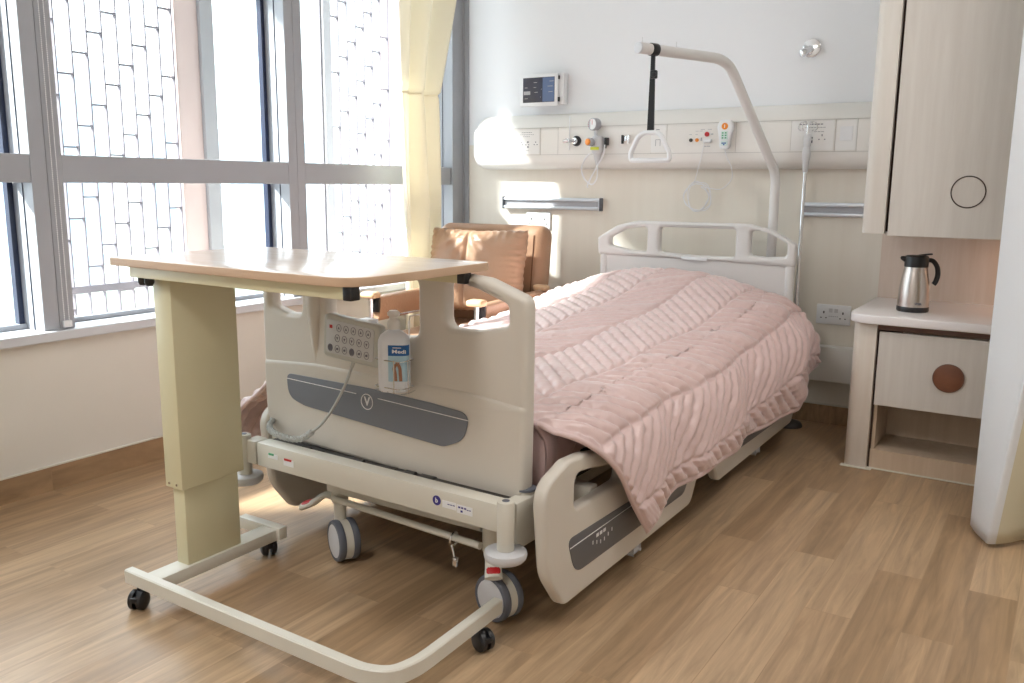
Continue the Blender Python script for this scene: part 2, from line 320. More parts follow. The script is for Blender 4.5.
for (ya, yb, yc, lab) in ((-1.125, -.985, -.90, 'rose stone pier outside between the lattice and the open sky, left of the centre mullion'), (.536, .70, .80, 'rose stone pier outside just left of the cream curtain')):
    t = thing('stone_pier', lab, 'pier', (-1.03, ya, -.4)); b = mb(); box(b, -1.06, -.99, ya, yb, -.4, 2.75, .004); obj('rose_face', b, M['pier'], t, smooth=False)
    b = mb(); box(b, -1.06, -.97, yb, yc, -.4, 2.75, .004); obj('grey_return', b, M['piergrey'], t, smooth=False)
b = mb(); box(b, -1.03, -.97, -.085, -.02, -.4, 2.75, .004); tag(obj('steel_post', b, M['piergrey'], smooth=False), 'slim grey post outside just right of the centre window mullion', 'post')
t = thing('exterior_balcony', 'concrete ledge carrying the lattice screens outside the window, with an unseen overhang added to cut the sun', 'ledge', (-.8, -2.5, -.6))
b = mb(); box(b, -1.25, -.2, -6.5, 1.6, -.6, -.4); obj('ledge', b, M['concrete'], t, smooth=False)
b = mb(); box(b, -1.08, -.2, -6.5, 1.6, 2.75, 2.9); obj('sun_cut_canopy', b, M['concrete'], t, smooth=False)  # unseen overhang, added and set so it cuts the high sun
b = mb(); box(b, -1.2, -.98, -6.5, -3.98, -.4, 2.75); tag(obj('sun_block_slab', b, M['piergrey'], smooth=False), 'unseen slab outside beyond the left edge of the view, added to block the sun', 'facade panel')  # unseen slab added to keep direct sun off the near left floor
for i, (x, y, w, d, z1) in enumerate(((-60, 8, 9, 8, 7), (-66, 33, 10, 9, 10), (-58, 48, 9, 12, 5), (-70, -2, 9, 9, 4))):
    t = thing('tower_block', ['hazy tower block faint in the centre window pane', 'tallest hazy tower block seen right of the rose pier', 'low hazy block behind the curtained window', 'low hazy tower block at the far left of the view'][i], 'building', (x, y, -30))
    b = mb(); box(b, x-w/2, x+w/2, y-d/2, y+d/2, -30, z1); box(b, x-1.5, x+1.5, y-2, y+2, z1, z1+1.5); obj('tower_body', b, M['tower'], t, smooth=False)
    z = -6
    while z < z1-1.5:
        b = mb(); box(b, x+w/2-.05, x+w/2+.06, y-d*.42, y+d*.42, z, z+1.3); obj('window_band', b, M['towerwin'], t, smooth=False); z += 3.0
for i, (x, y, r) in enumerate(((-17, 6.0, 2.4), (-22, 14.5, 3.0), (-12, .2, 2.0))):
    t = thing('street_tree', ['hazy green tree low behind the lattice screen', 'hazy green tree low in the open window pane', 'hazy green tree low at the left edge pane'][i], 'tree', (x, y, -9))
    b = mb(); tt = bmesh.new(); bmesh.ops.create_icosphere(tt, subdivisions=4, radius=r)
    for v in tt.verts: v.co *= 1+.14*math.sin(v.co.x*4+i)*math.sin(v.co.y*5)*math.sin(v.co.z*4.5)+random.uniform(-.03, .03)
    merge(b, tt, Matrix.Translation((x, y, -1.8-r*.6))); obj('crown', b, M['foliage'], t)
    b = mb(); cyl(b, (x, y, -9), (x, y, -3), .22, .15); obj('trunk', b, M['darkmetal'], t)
b = mb(); box(b, -160, -1.5, -90, 130, -30.2, -30); tag(obj('city_ground', b, M['ground'], smooth=False), kind='structure')

# ------------------------------------------------------------------ bed head service panel on the wall
X0, X1 = .145, 2.30
prof = [(0, 1.452), (-.02, 1.450), (-.045, 1.437), (-.085, 1.392), (-.098, 1.375), (-.100, 1.36), (-.100, 1.245), (-.099, 1.225), (-.092, 1.20), (-.075, 1.178), (-.05, 1.168), (0, 1.166)]
b = mb(); rings = []; xs = [X0+.0, X0+.003, X0+.012, X0+.03, X0+.05, X1-.01, X1]; sc = [.72, .80, .90, .965, 1, 1, 1]; zc = 1.309
for x, s in zip(xs, sc): rings.append([b.verts.new((x, y*(.75+.25*s if s < 1 else 1), zc+(z-zc)*s)) for y, z in prof])
for a, c in zip(rings, rings[1:]):
    for k in range(len(prof)-1): b.faces.new((a[k], a[k+1], c[k+1], c[k]))
b.faces.new(rings[0][::-1]); b.faces.new(rings[-1]); bmesh.ops.recalc_face_normals(b, faces=b.faces[:])
pan = thing('bedhead_service_panel', 'long cream medical services panel with sockets on the wall above the bed', 'wall panel', (1.2, 0, 1.166))
obj('panel_body', b, M['panel'], pan)
b = mb(); box(b, X0+.03, X1, -.1012, -.099, 1.2385, 1.2405); box(b, X0+.03, X1, -.1012, -.095, 1.3755, 1.3775)
for xx in (.575, .68, 1.20, 1.28, 1.62, 1.87, 2.06, 2.15): box(b, xx, xx+.0012, -.1013, -.099, 1.24, 1.376)
obj('panel_joints', b, M['groove'], pan, smooth=False)
def dashes(b, x, z, n, w, h, step, y=-.1022):
    for k in range(n): box(b, x+k*step, x+k*step+w, y, y+.001, z-h/2, z+h/2)
def faceplate(x0, x1, marks, label=None):
    b = mb(); box(b, x0, x1, -.1016, -.098, 1.245, 1.372, .0005); o = obj('faceplate', b, M['plate'], pan, smooth=False)
    b = mb(); marks(b); obj('socket_marks', b, M['ink'], o, smooth=False); return o
def sock3(b, x, z, s=1):                                     # three rectangular socket holes
    box(b, x-.002, x+.002, -.1025, -.1, z+.012*s, z+.020*s)
    for q in (-.011, .011): box(b, x+q*s-.003, x+q*s+.003, -.1025, -.1, z-.002, z+.002)
def m1(b):
    sock3(b, .33, 1.292, .8); sock3(b, .36, 1.292, .3); box(b, .304, .312, -.1025, -.1, 1.296, 1.302); box(b, .304, .312, -.1025, -.1, 1.284, 1.290); sock3(b, .282, 1.292, .8)
faceplate(.16, .375, m1).location.x += .04
def m2(b):
    for q in (.432, .47, .522): sock3(b, q, 1.292, .8)
    dashes(b, .435, 1.355, 6, .008, .002, .011); dashes(b, .425, 1.344, 8, .008, .0015, .011); dashes(b, .445, 1.334, 4, .008, .0015, .011)
    box(b, .470, .479, -.1025, -.1, 1.303, 1.309); box(b, .470, .479, -.1025, -.1, 1.277, 1.284); dashes(b, .46, 1.262, 2, .008, .0015, .011)
faceplate(.40, .545, m2).location.x += .025
def m3(b):
    dashes(b, 1.225, 1.352, 1, .018, .003, .02); dashes(b, 1.21, 1.336, 3, .013, .0015, .017); dashes(b, 1.225, 1.327, 1, .018, .002, .02)
    box(b, 1.224, 1.2255, -.1025, -.1, 1.275, 1.305); box(b, 1.247, 1.2485, -.1025, -.1, 1.275, 1.305); box(b, 1.224, 1.248, -.1025, -.1, 1.304, 1.3055)
faceplate(1.20, 1.275, m3)
def m4(b):
    dashes(b, 1.905, 1.357, 8, .010, .004, .013); dashes(b, 1.93, 1.343, 7, .010, .0018, .013); dashes(b, 1.97, 1.325, 3, .012, .0018, .015)
    sock3(b, 2.005, 1.292, 1.1); box(b, 1.953, 1.966, -.1025, -.1, 1.296, 1.303); box(b, 1.953, 1.966, -.1025, -.1, 1.277, 1.288)
faceplate(1.872, 2.055, m4)
def m5(b): dashes(b, 2.085, 1.335, 1, .045, .0018, .05); dashes(b, 2.085, 1.305, 2, .019, .004, .024); dashes(b, 2.085, 1.297, 2, .019, .002, .024)
o = faceplate(2.064, 2.148, m5); b = mb(); box(b, 2.08, 2.132, -.1035, -.1, 1.285, 1.345, .001); obj('breaker_window', b, M['whitepl'], o, smooth=False)
b = mb()
for (x, z, r, mt) in (): pass
for (x, z, r, mt, nm) in ((1.404, 1.299, .0085, 'darkmetal', 'dark_socket_button'), (1.434, 1.299, .0085, 'orange', 'orange_socket_button'), (1.482, 1.325, .011, 'red', 'red_call_button')):
    b = mb(); cyl(b, (x, -.099, z), (x, -.108, z), r, seg=20, bev=.002); obj(nm, b, M[mt], pan)
b = mb(); dashes(b, 1.395, 1.325, 2, .012, .002, .03); dashes(b, 1.45, 1.347, 2, .02, .002, .035); dashes(b, 1.500, 1.325, 1, .012, .005, .03); dashes(b, 1.425, 1.34, 2, .015, .0018, .02); box(b, 1.452, 1.458, -.1025, -.1, 1.295, 1.31); dashes(b, 1.468, 1.27, 2, .014, .003, .017); obj('button_captions', b, M['lightink'], pan, smooth=False)

# wall things ------------------------------------------------
t = thing('gas_outlet', 'round black ringed gas outlet with chrome plug on the panel left of the gauge', 'gas outlet', (.735, -.1, 1.30))
b = mb(); cyl(b, (.742, -.100, 1.306), (.742, -.112, 1.306), .026, seg=28, bev=.003); obj('outlet_ring', b, M['black'], t)
b = mb(); cyl(b, (.740, -.110, 1.306), (.738, -.128, 1.306), .017, seg=24, bev=.002); cyl(b, (.736, -.126, 1.306), (.722, -.165, 1.306), .010, seg=20, bev=.002); cyl(b, (.718, -.160, 1.306), (.700, -.172, 1.300), .012, .009, seg=20); obj('chrome_plug', b, M['chrome'], t)
b = mb(); box(b, .697, .7005, -.1045, -.1, 1.262, 1.43, .001); obj('white_rod', b, M['whitepl'], t)
t.location.x += .050
t = thing('suction_regulator', 'suction regulator with round dial gauge, orange knob and clear tube on the panel', 'regulator', (.88, -.10, 1.2))
b = mb(); box(b, .845, .905, -.15, -.10, 1.255, 1.345, .018, 4); cyl(b, (.875, -.125, 1.20), (.875, -.125, 1.26), .007, .022, seg=20); cyl(b, (.865, -.125, 1.34), (.862, -.125, 1.385), .010); obj('regulator_body', b, M['greydisc'], t)
b = mb(); cyl(b, (.862, -.115, 1.40), (.855, -.15, 1.40), .031, seg=32, bev=.003); g = obj('gauge_case', b, M['lightink'], t)
b = mb(); cyl(b, (.855, -.150, 1.40), (.8545, -.1515, 1.40), .026, seg=32); gf = obj('gauge_dial', b, M['whiteink'], g)
b = mb(); box(b, .854, .8562, -.1530, -.1512, 1.398, 1.418)
for k in range(9):
    a = math.radians(-120+k*30); cx, cz = .8545+.021*math.sin(a), 1.40+.021*math.cos(a); box(b, cx-.001, cx+.001, -.1530, -.1512, cz-.002, cz+.002)
obj('dial_marks', b, M['red'], gf, smooth=False)
b = mb(); cyl(b, (.855, -.15, 1.313), (.850, -.178, 1.313), .020, seg=28, bev=.003); obj('knob_collar', b, M['lightink'], t)
b = mb(); cyl(b, (.850, -.176, 1.313), (.846, -.186, 1.313), .016, seg=28, bev=.003); obj('orange_knob', b, M['orange'], t)
b = mb(); box(b, .848, .895, -.1525, -.1495, 1.275, 1.289); obj('yellow_label', b, M['yellow'], t)
b = mb(); box(b, .915, .927, -.135, -.10, 1.298, 1.335, .003); box(b, .917, .923, -.135, -.12, 1.282, 1.30, .002); obj('black_clip', b, M['black'], t)
b = mb()
tube(b, catmull([(.92, -.135, 1.30), (.915, -.14, 1.25), (.885, -.15, 1.19), (.850, -.15, 1.13), (.835, -.15, 1.098), (.84, -.15, 1.09)], 8), .0038, 8)
tube(b, catmull([(.85, -.15, 1.26), (.818, -.15, 1.23), (.800, -.15, 1.18), (.82, -.15, 1.13), (.86, -.15, 1.105), (.885, -.15, 1.13), (.885, -.14, 1.17), (.875, -.125, 1.20)], 8), .0038, 8)
obj('clear_tube', b, M['whitecord'], t)
t.location.x += .048; t.location.z -= .016
t = thing('wall_bracket', 'small black and steel bracket on the panel left of the hanging handle', 'bracket', (1.02, -.1, 1.29))
b = mb(); box(b, .994, 1.003, -.115, -.10, 1.288, 1.33, .002, mat=None); obj('black_jaw', b, M['black'], t)
b = mb(); box(b, 1.028, 1.037, -.115, -.10, 1.288, 1.33, .002); box(b, 1.003, 1.028, -.106, -.10, 1.30, 1.325, .002); obj('steel_jaw', b, M['chrome'], t)
t.location.x += .052
# wall tablet
t = thing('wall_tablet', 'white framed touch screen tablet on the wall above the service panel', 'tablet', (.53, 0, 1.50))
b = mb(); box(b, .465, .682, -.052, 0, 1.497, 1.653, .006); obj('mounting_box', b, M['whitepl'], t)
b = mb(); box(b, .425, .655, -.068, -.054, 1.49, 1.653, .005); f = obj('bezel', b, M['whitepl'], t)
b = mb(); box(b, .445, .636, -.0695, -.067, 1.510, 1.636); s = obj('screen', b, M['screen'], f, smooth=False)
b = mb(); box(b, .450, .490, -.0702, -.0690, 1.550, 1.568); obj('grey_tile', b, M['lightink'], s, smooth=False)
b = mb(); box(b, .565, .635, -.0701, -.0690, 1.512, 1.634); obj('blue_tile', b, M['screenblue'], s, smooth=False)
b = mb()
for (x, z, w) in ((.475, 1.625, .02), (.475, 1.60, .015), (.42, 1.60, .018), (.57, 1.628, .025), (.56, 1.603, .03), (.565, 1.575, .025), (.42, 1.545, .02), (.48, 1.575, .02), (.52, 1.59, .004), (.515, 1.55, .004)): box(b, x, x+w, -.0706, -.0690, z-.0012, z+.0012)
bmesh.ops.translate(b, verts=b.verts[:], vec=(.036, 0, -.014))
obj('screen_icons', b, M['lightink'], s, smooth=False)
b = mb(); box(b, .655, .660, -.066, -.055, 1.622, 1.640); box(b, .655, .662, -.066, -.055, 1.510, 1.533); obj('side_button', b, M['black'], t)
# nurse-call handset with coiled cord
t = thing('nurse_call_handset', 'white nurse call handset with orange button on the panel, its cord coiled below', 'handset', (1.50, -.10, 1.24))
hs = [(1.478, 1.262, .02), (1.526, 1.262, .02), (1.530, 1.315, .02), (1.540, 1.36, .02), (1.53, 1.395, .02), (1.474, 1.395, .02), (1.464, 1.36, .02), (1.474, 1.315, .02)]
b = plate(hs, [], .03, .008, .02, 'XZ', -.121); hp = [obj('handset_body', b, M['whitepl'], t)]
b = mb(); cyl(b, (1.502, -.134, 1.365), (1.502, -.139, 1.365), .015, seg=28, bev=.001); k = obj('orange_button', b, M['orange'], t); hp.append(k)
b = mb(); box(b, 1.5005, 1.5035, -.1402, -.139, 1.358, 1.372); obj('button_mark', b, M['whiteink'], k, smooth=False)
b = mb(); box(b, 1.486, 1.518, -.1375, -.135, 1.305, 1.343, .001); box(b, 1.486, 1.518, -.1375, -.135, 1.278, 1.300, .001); k = obj('keypad', b, M['mint'], t, smooth=False); hp.append(k)
b = mb()
for q in range(2):
    for w in range(3): box(b, 1.490+q*.014, 1.498+q*.014, -.1382, -.137, 1.31+w*.011, 1.316+w*.011)
obj('green_keys', b, M['green'], k, smooth=False)
b = mb(); box(b, 1.490, 1.512, -.1382, -.137, 1.287, 1.292); box(b, 1.498, 1.505, -.1382, -.137, 1.280, 1.285); obj('blue_mark', b, M['blue'], k, smooth=False)
for k in hp: k.location.x += .076; k.location.z -= .008
b = mb(); box(b, 1.466, 1.508, -.115, -.10, 1.285, 1.303, .006, 3); obj('cord_plug', b, M['whitepl'], t)
b = mb(); pts = [(1.476, -.115, 1.29), (1.465, -.12, 1.22), (1.44, -.11, 1.13), (1.427, -.09, 1.105)]
for k in range(0, 4*12):
    a = PI/2+2*PI*k/12; rr = .062+.006*math.sin(k*1.7); pts.append((1.427+.01*math.sin(k*.37)+rr*1.0*math.cos(a), -.035-.004*(k/12), 1.035+.006*math.cos(k*.5)+rr*math.sin(a)))
pts += [(1.50, -.06, 1.075), (1.56, -.08, 1.075), (1.61, -.10, 1.12), (1.612, -.12, 1.175), (1.588, -.12, 1.22), (1.578, -.121, 1.252)]
tube(b, catmull(pts, 5), .0021, 6); obj('coiled_cord', b, M['whitecord'], t)
# medical rails
def wall_rail(x0, x1, lab):
    t = thing('equipment_rail', lab, 'rail', ((x0+x1)/2, 0, .955), 'steel wall rails')
    b = mb(); box(b, x0, x1, -.018, 0, .955, 1.018, .004); obj('rail_backing', b, M['rail'], t)
    b = mb(); box(b, x0+.004, x1-.004, -.034, -.018, .959, .972, .003); obj('rail_lip', b, M['rail'], t); b = mb(); box(b, x0+.004, x1-.004, -.034, -.018, 1.001, 1.014, .003); obj('rail_lip', b, M['rail'], t)
    b = mb(); box(b, x0+.006, x1-.018, -.0205, -.017, .974, .999); obj('grey_insert', b, M['lightink'], t)
    b = mb(); box(b, x0-.004, x0, -.036, 0, .953, 1.020, .001); obj('end_cap', b, M['rubber'], t); b = mb(); box(b, x1, x1+.004, -.036, 0, .953, 1.020, .001); obj('end_cap', b, M['rubber'], t)
wall_rail(.30, .895, 'brushed metal equipment rail on the wall above the tan armchair')
wall_rail(1.925, 2.30, 'brushed metal equipment rail on the wall right of the chrome drip pole')
# sockets
def wall_socket(x, z, lab, w=.15, h=.09):
    t = thing('wall_socket', lab, 'socket', (x, 0, z-h/2)); b = mb(); box(b, x-w/2, x+w/2, -.010, 0, z-h/2, z+h/2, .003); p = obj('socket_plate', b, M['whitepl'], t)
    b = mb()
    for s in (-.042, .042):
        box(b, x+s-.003, x+s+.003, -.0112, -.009, z+.004, z+.014)
        for q in (-.011, .011): box(b, x+s+q-.0035, x+s+q+.0035, -.0112, -.009, z-.018, z-.014)
    obj('pin_holes', b, M['black'], p, smooth=False)
    b = mb()
    for s in (-.012, .012): box(b, x+s-.008, x+s+.008, -.0135, -.009, z+.010, z+.028, .001)
    obj('rocker_switches', b, M['greydisc'], p, smooth=False)
    b = mb(); dashes(b, x-.02, z-.008, 5, .006, .003, .009, -.0108); obj('socket_lettering', b, M['lightink'], p, smooth=False)
wall_socket(2.088, .514, 'white double wall socket low on the wall between the bed and cabinet')
wall_socket(.513, .892, 'white double wall socket partly hidden behind the tan armchair back')
t = thing('wall_outlet_knob', 'small chrome round outlet high on the white wall', 'wall fitting', (1.91, 0, 1.66))
b = mb(); cyl(b, (1.912, 0, 1.692), (1.912, -.012, 1.692), .040, seg=32, bev=.004); obj('escutcheon', b, M['chrome'], t)
b = mb(); cyl(b, (1.908, -.010, 1.688), (1.890, -.052, 1.668), .016, .013, seg=20); cyl(b, (1.893, -.045, 1.672), (1.880, -.062, 1.664), .018, .016, seg=20, bev=.002); obj('nozzle', b, M['chrome'], t)
b = mb(); box(b, .05, 2.30, -.055, 0, .21, .372, .006); struct('trim_3', b, M['panel'], smooth=True)

# drip pole
t = thing('drip_stand', 'slim chrome drip pole with grey collar and wire hooks beside the bed head', 'drip pole', (1.952, -.137, 0)); px, py = 1.952, -.137
b = mb(); cyl(b, (px, py, .02), (px, py, .62), .011, seg=16); cyl(b, (px, py, .6), (px, py, 1.17), .0085, seg=16); obj('chrome_pole', b, M['chrome'], t)
b = mb(); lathe(b, [(0, 1.15), (.010, 1.15), (.013, 1.165), (.014, 1.20), (.018, 1.215), (.018, 1.235), (.012, 1.262), (0, 1.264)], (px, py, 0)); lathe(b, [(0, 1.26), (.016, 1.262), (.018, 1.30), (.010, 1.315), (0, 1.315)], (px, py, 0)); obj('grey_collar', b, M['greydisc'], t)
b = mb(); cyl(b, (px, py, 1.31), (px, py, 1.355), .006, seg=12)
for s, dy in ((-1, 0), (1, 0), (-.35, -1), (.35, 1)):
    tube(b, catmull([(px, py, 1.35), (px+s*.018, py+dy*.018, 1.366), (px+s*.036, py+dy*.036, 1.358), (px+s*.040, py+dy*.04, 1.338), (px+s*.030, py+dy*.03, 1.328)], 6), .0024, 7)
obj('wire_hooks', b, M['chrome'], t)
b = mb(); lathe(b, [(0, .03), (.02, .03), (.055, .018), (.062, .008), (.062, 0), (0, 0)], (px, py, 0)); obj('base_plate', b, M['darkmetal'], t)

# ------------------------------------------------------------------ the bed
BX0, BX1, BC = .985, 1.935, 1.46; FY = -2.370; HY = -.20
bed = thing('hospital_bed', 'adjustable hospital bed with cream moulded end panels and side rails', 'bed', (BC, -1.3, 0))
outer = [(.99, .345, .10), (.985, .60, 0), (.985, .812, .03), (1.12, .864, .08), (1.26, .878, .05), (1.66, .878, .05), (1.80, .866, .08), (1.918, .826, .03), (1.918, .60, 0), (1.915, .318, .05)]
holes = [[(1.022, .735), (1.022, .785), (1.10, .822, .03), (1.152, .835), (1.152, .722), (1.09, .718, .02)],
         [(1.254, .722, .03), (1.254, .848), (1.585, .848), (1.585, .700, .03), (1.42, .692, .1)],
         [(1.672, .733, .03), (1.672, .85), (1.735, .85, .05), (1.862, .808), (1.866, .757), (1.77, .735, .1)]]
FT = FY-.026
b = plate(outer, holes, .05, .015, .018, 'XZ', FY, 4)
fb = obj('footboard', b, M['cream'], bed, angle=.9)
def bump_bar(x, z0, z1, w, dpt):                             # tapering vertical ridge on the panel face
    b = mb(); t = bmesh.new(); n = 14; rings = []
    for i in range(n+1):
        f = i/n; z = z0+(z1-z0)*f; ww = w*min(1, (f*1.15))**.8+.001
        rings.append([t.verts.new((x+ww*math.sin(a)*.5, FT+.004-dpt*math.cos(a)*min(1, f*1.4+.05), z)) for a in [(-PI/2+PI*k/8) for k in range(9)]])
    for a, c in zip(rings, rings[1:]):
        for k in range(8): t.faces.new((a[k], a[k+1], c[k+1], c[k]))
    merge(b, t); return b
b = plate([(.99, .345, .10), (.985, .577, .02), (1.2, .590, .3), (1.75, .585, .3), (1.918, .570, .02), (1.915, .318, .05)], [], .05, .015, .02, 'XZ', FY-.004, 4); obj('lower_bulge', b, M['cream'], fb, angle=.9)
b = mb(); bmesh.ops.delete(b, geom=b.verts[:])
for xr in (1.205,): b = bump_bar(xr, .565, .83, .065, .018); bmesh.ops.recalc_face_normals(b, faces=b.faces[:]); obj('moulded_ridge', b, M['cream'], fb)
BY = FT-.005
b = plate([(1.078, .545, .02), (1.083, .475, .10), (1.15, .458, .1), (1.66, .428, .06), (1.725, .455, .06), (1.745, .527, .03), (1.62, .537, .1), (1.4, .545, .2)], [], .004, .001, .02, 'XZ', BY-.0005, 2); bmesh.ops.translate(b, verts=b.verts[:], vec=(.014, 0, 0)); bd = obj('grey_badge', b, M['badge'], fb)
b = mb(); zt = .527
tube(b, [(1.082+(k/12)*.275, BY-.0033, .530-(k/12)*.006) for k in range(13)], .0013, 6); tube(b, [(1.438+(k/12)*.305, BY-.0033, .522-(k/12)*.012) for k in range(13)], .0013, 6)
ring = [(1.397+.021*math.cos(2*PI*k/32), BY-.0033, .507+.021*math.sin(2*PI*k/32)) for k in range(32)]; tube(b, ring, .0014, 6, True)
merge(b, text('V', .034, Matrix.Translation((1.397, BY-.003, .507)) @ FRONT, bold=True)); bmesh.ops.translate(b, verts=b.verts[:], vec=(.014, 0, 0)); obj('badge_lettering', b, M['whiteink'], bd)
# headboard
outer = [(.99, .74, .02), (.985, .825, .02), (1.09, .888, .08), (1.19, .912, .05), (1.74, .914, .05), (1.85, .888, .08), (1.958, .828, .02), (1.955, .73, .02), (1.47, .742, .4)]
holes = [[(1.052, .79), (1.052, .828), (1.14, .873, .04), (1.25, .885), (1.25, .766), (1.15, .772, .1)], [(1.311, .768), (1.311, .887), (1.684, .887), (1.684, .762), (1.5, .76, .2)], [(1.751, .775), (1.751, .886), (1.82, .884, .05), (1.917, .835), (1.919, .776), (1.83, .768, .1)]]
hb = obj('headboard', plate(outer, holes, .05, .014, .018, 'XZ', HY, 4), M['offwhite'], bed, angle=.9)
b = mb(); merge(b, plate([(1.02, .36), (1.02, .75), (1.925, .745), (1.925, .36)], [], .026, .006, .02, 'XZ', HY)); obj('lower_panel', b, M['offwhite'], hb)
for x in (1.018, 1.930): b = mb(); cyl(b, (x, HY, .22), (x, HY, .76), .021, seg=24, bev=.003); obj('corner_post', b, M['offwhite'], hb)
b = mb(); box(b, 1.43, 1.555, HY-.028, HY-.024, .738, .752, .001); obj('release_tab', b, M['whitepl'], hb)
hb.location.z += .007
# foot end frame
b = mb(); box(b, 1.05, 1.905, -2.488, -2.438, .280, .350, .004); obj('end_bar', b, M['creammetal'], bed)
b = mb(); box(b, .995, 1.045, -2.488, -2.438, .280, .350, .004); obj('bar_end_block', b, M['creammetal'], bed)
b = mb(); box(b, 1.89, 1.932, -2.445, -2.345, .225, .345, .006); cyl(b, (1.905, FY, .33), (1.905, FY, .355), .024, bev=.003); obj('panel_socket', b, M['creammetal'], bed)
b = mb(); cyl(b, (1.01, FY, .30), (1.01, FY, .40), .02, bev=.003); obj('panel_socket', b, M['creammetal'], bed)
b = mb(); cyl(b, (1.905, FY, .354), (1.905, FY, .359), .0275); obj('grey_ring', b, M['rubber'], bed)
for x in (.987, 1.925):
    b = mb(); cyl(b, (x, -2.482, .24), (x, -2.482, .362), .021, seg=28, bev=.003); q = obj('buffer_post', b, M['creammetal'], bed)
    b = mb(); cyl(b, (x, -2.482, .3625), (x, -2.482, .3635), .009, seg=20); obj('post_socket', b, M['rubber'], q)
    b = mb(); lathe(b, [(0, .222), (.044, .222), (.05, .229), (.052, .237), (.05, .245), (.044, .248), (0, .248)], (x, -2.482, -.006)); obj('buffer_wheel', b, M['greydisc'], bed)
b = mb(); box(b, 1.10, 1.14, -2.4892, -2.4878, .325, .338); box(b, 1.165, 1.205, -2.4892, -2.4878, .315, .334); st = obj('release_stickers', b, M['whiteink'], bed, smooth=False)
b = mb(); box(b, 1.103, 1.125, -2.490, -2.4885, .334, .340); obj('green_mark', b, M['green'], st, smooth=False)
b = mb(); box(b, 1.168, 1.198, -2.490, -2.4885, .330, .336); obj('red_mark', b, M['red'], st, smooth=False)
b = mb(); cyl(b, (1.722, -2.4878, .333), (1.722, -2.4895, .333), .0125, seg=28); s1 = obj('round_sticker', b, M['indigo'], bed)
obj('sticker_glyph', text('b', .017, Matrix.Translation((1.722, -2.4898, .333)) @ FRONT, bold=True), M['whiteink'], s1)
b = mb(); box(b, 1.740, 1.782, -2.4892, -2.4878, .320, .338); box(b, 1.785, 1.832, -2.4892, -2.4878, .316, .337); s2 = obj('weight_sticker', b, M['whiteink'], bed, smooth=False)
b = mb(); dashes(b, 1.757, .331, 3, .006, .002, .008, -2.4902); dashes(b, 1.79, .331, 3, .006, .004, .009, -2.4902); dashes(b, 1.797, .322, 1, .006, .005, .009, -2.4902); dashes(b, 1.816, .329, 2, .005, .002, .007, -2.4902); obj('sticker_print', b, M['indigo'], s2, smooth=False)
for o_ in (st, s1, s2): o_.location.z -= .012
b = mb(); box(b, 1.03, 1.90, -2.38, -.28, .30, .345, .008); obj('mattress_deck', b, M['darkmetal'], bed)
b = mb()
for x in (1.2, 1.32, 1.47, 1.6): box(b, x, x+.05, -2.43, -2.40, .337, .342, .002)
for x in (1.18, 1.38, 1.56): cyl(b, (x, -2.415, .340), (x+.03, -2.415, .340), .008, seg=12)
box(b, 1.03, 1.89, -2.44, -2.38, .315, .338, .003); obj('deck_latches', b, M['darkmetal'], bed)
b = mb(); box(b, 1.26, 1.80, -2.36, -2.30, .20, .285, .006); box(b, 1.24, 1.78, -.42, -.36, .20, .285, .006)
for x in (1.24, 1.78): box(b, x-.03, x+.03, -2.36, -.38, .20, .255, .006)
obj('base_frame', b, M['creammetal'], bed)
b = mb(); box(b, 1.44, 1.58, -1.95, -1.80, .12, .31, .01); box(b, 1.44, 1.58, -.85, -.70, .12, .31, .01); box(b, 1.3, 1.72, -1.9, -.75, .26, .31, .01); obj('lifting_columns', b, M['darkmetal'], bed)
b = mb(); cyl(b, (1.25, -2.37, .190), (1.80, -2.42, .195), .0095, seg=16); obj('brake_linkage', b, M['creammetal'], bed)
b = mb(); ring = [(1.722, -2.425+.017*math.cos(2*PI*k/20), .197+.017*math.sin(2*PI*k/20)) for k in range(20)]; tube(b, ring, .003, 6, True); tube(b, [(1.722, -2.437, .185), (1.738, -2.445, .155)], .003, 6); box(b, 1.735, 1.748, -2.452, -2.438, .135, .16, .003); obj('hook_clip', b, M['chrome'], bed)
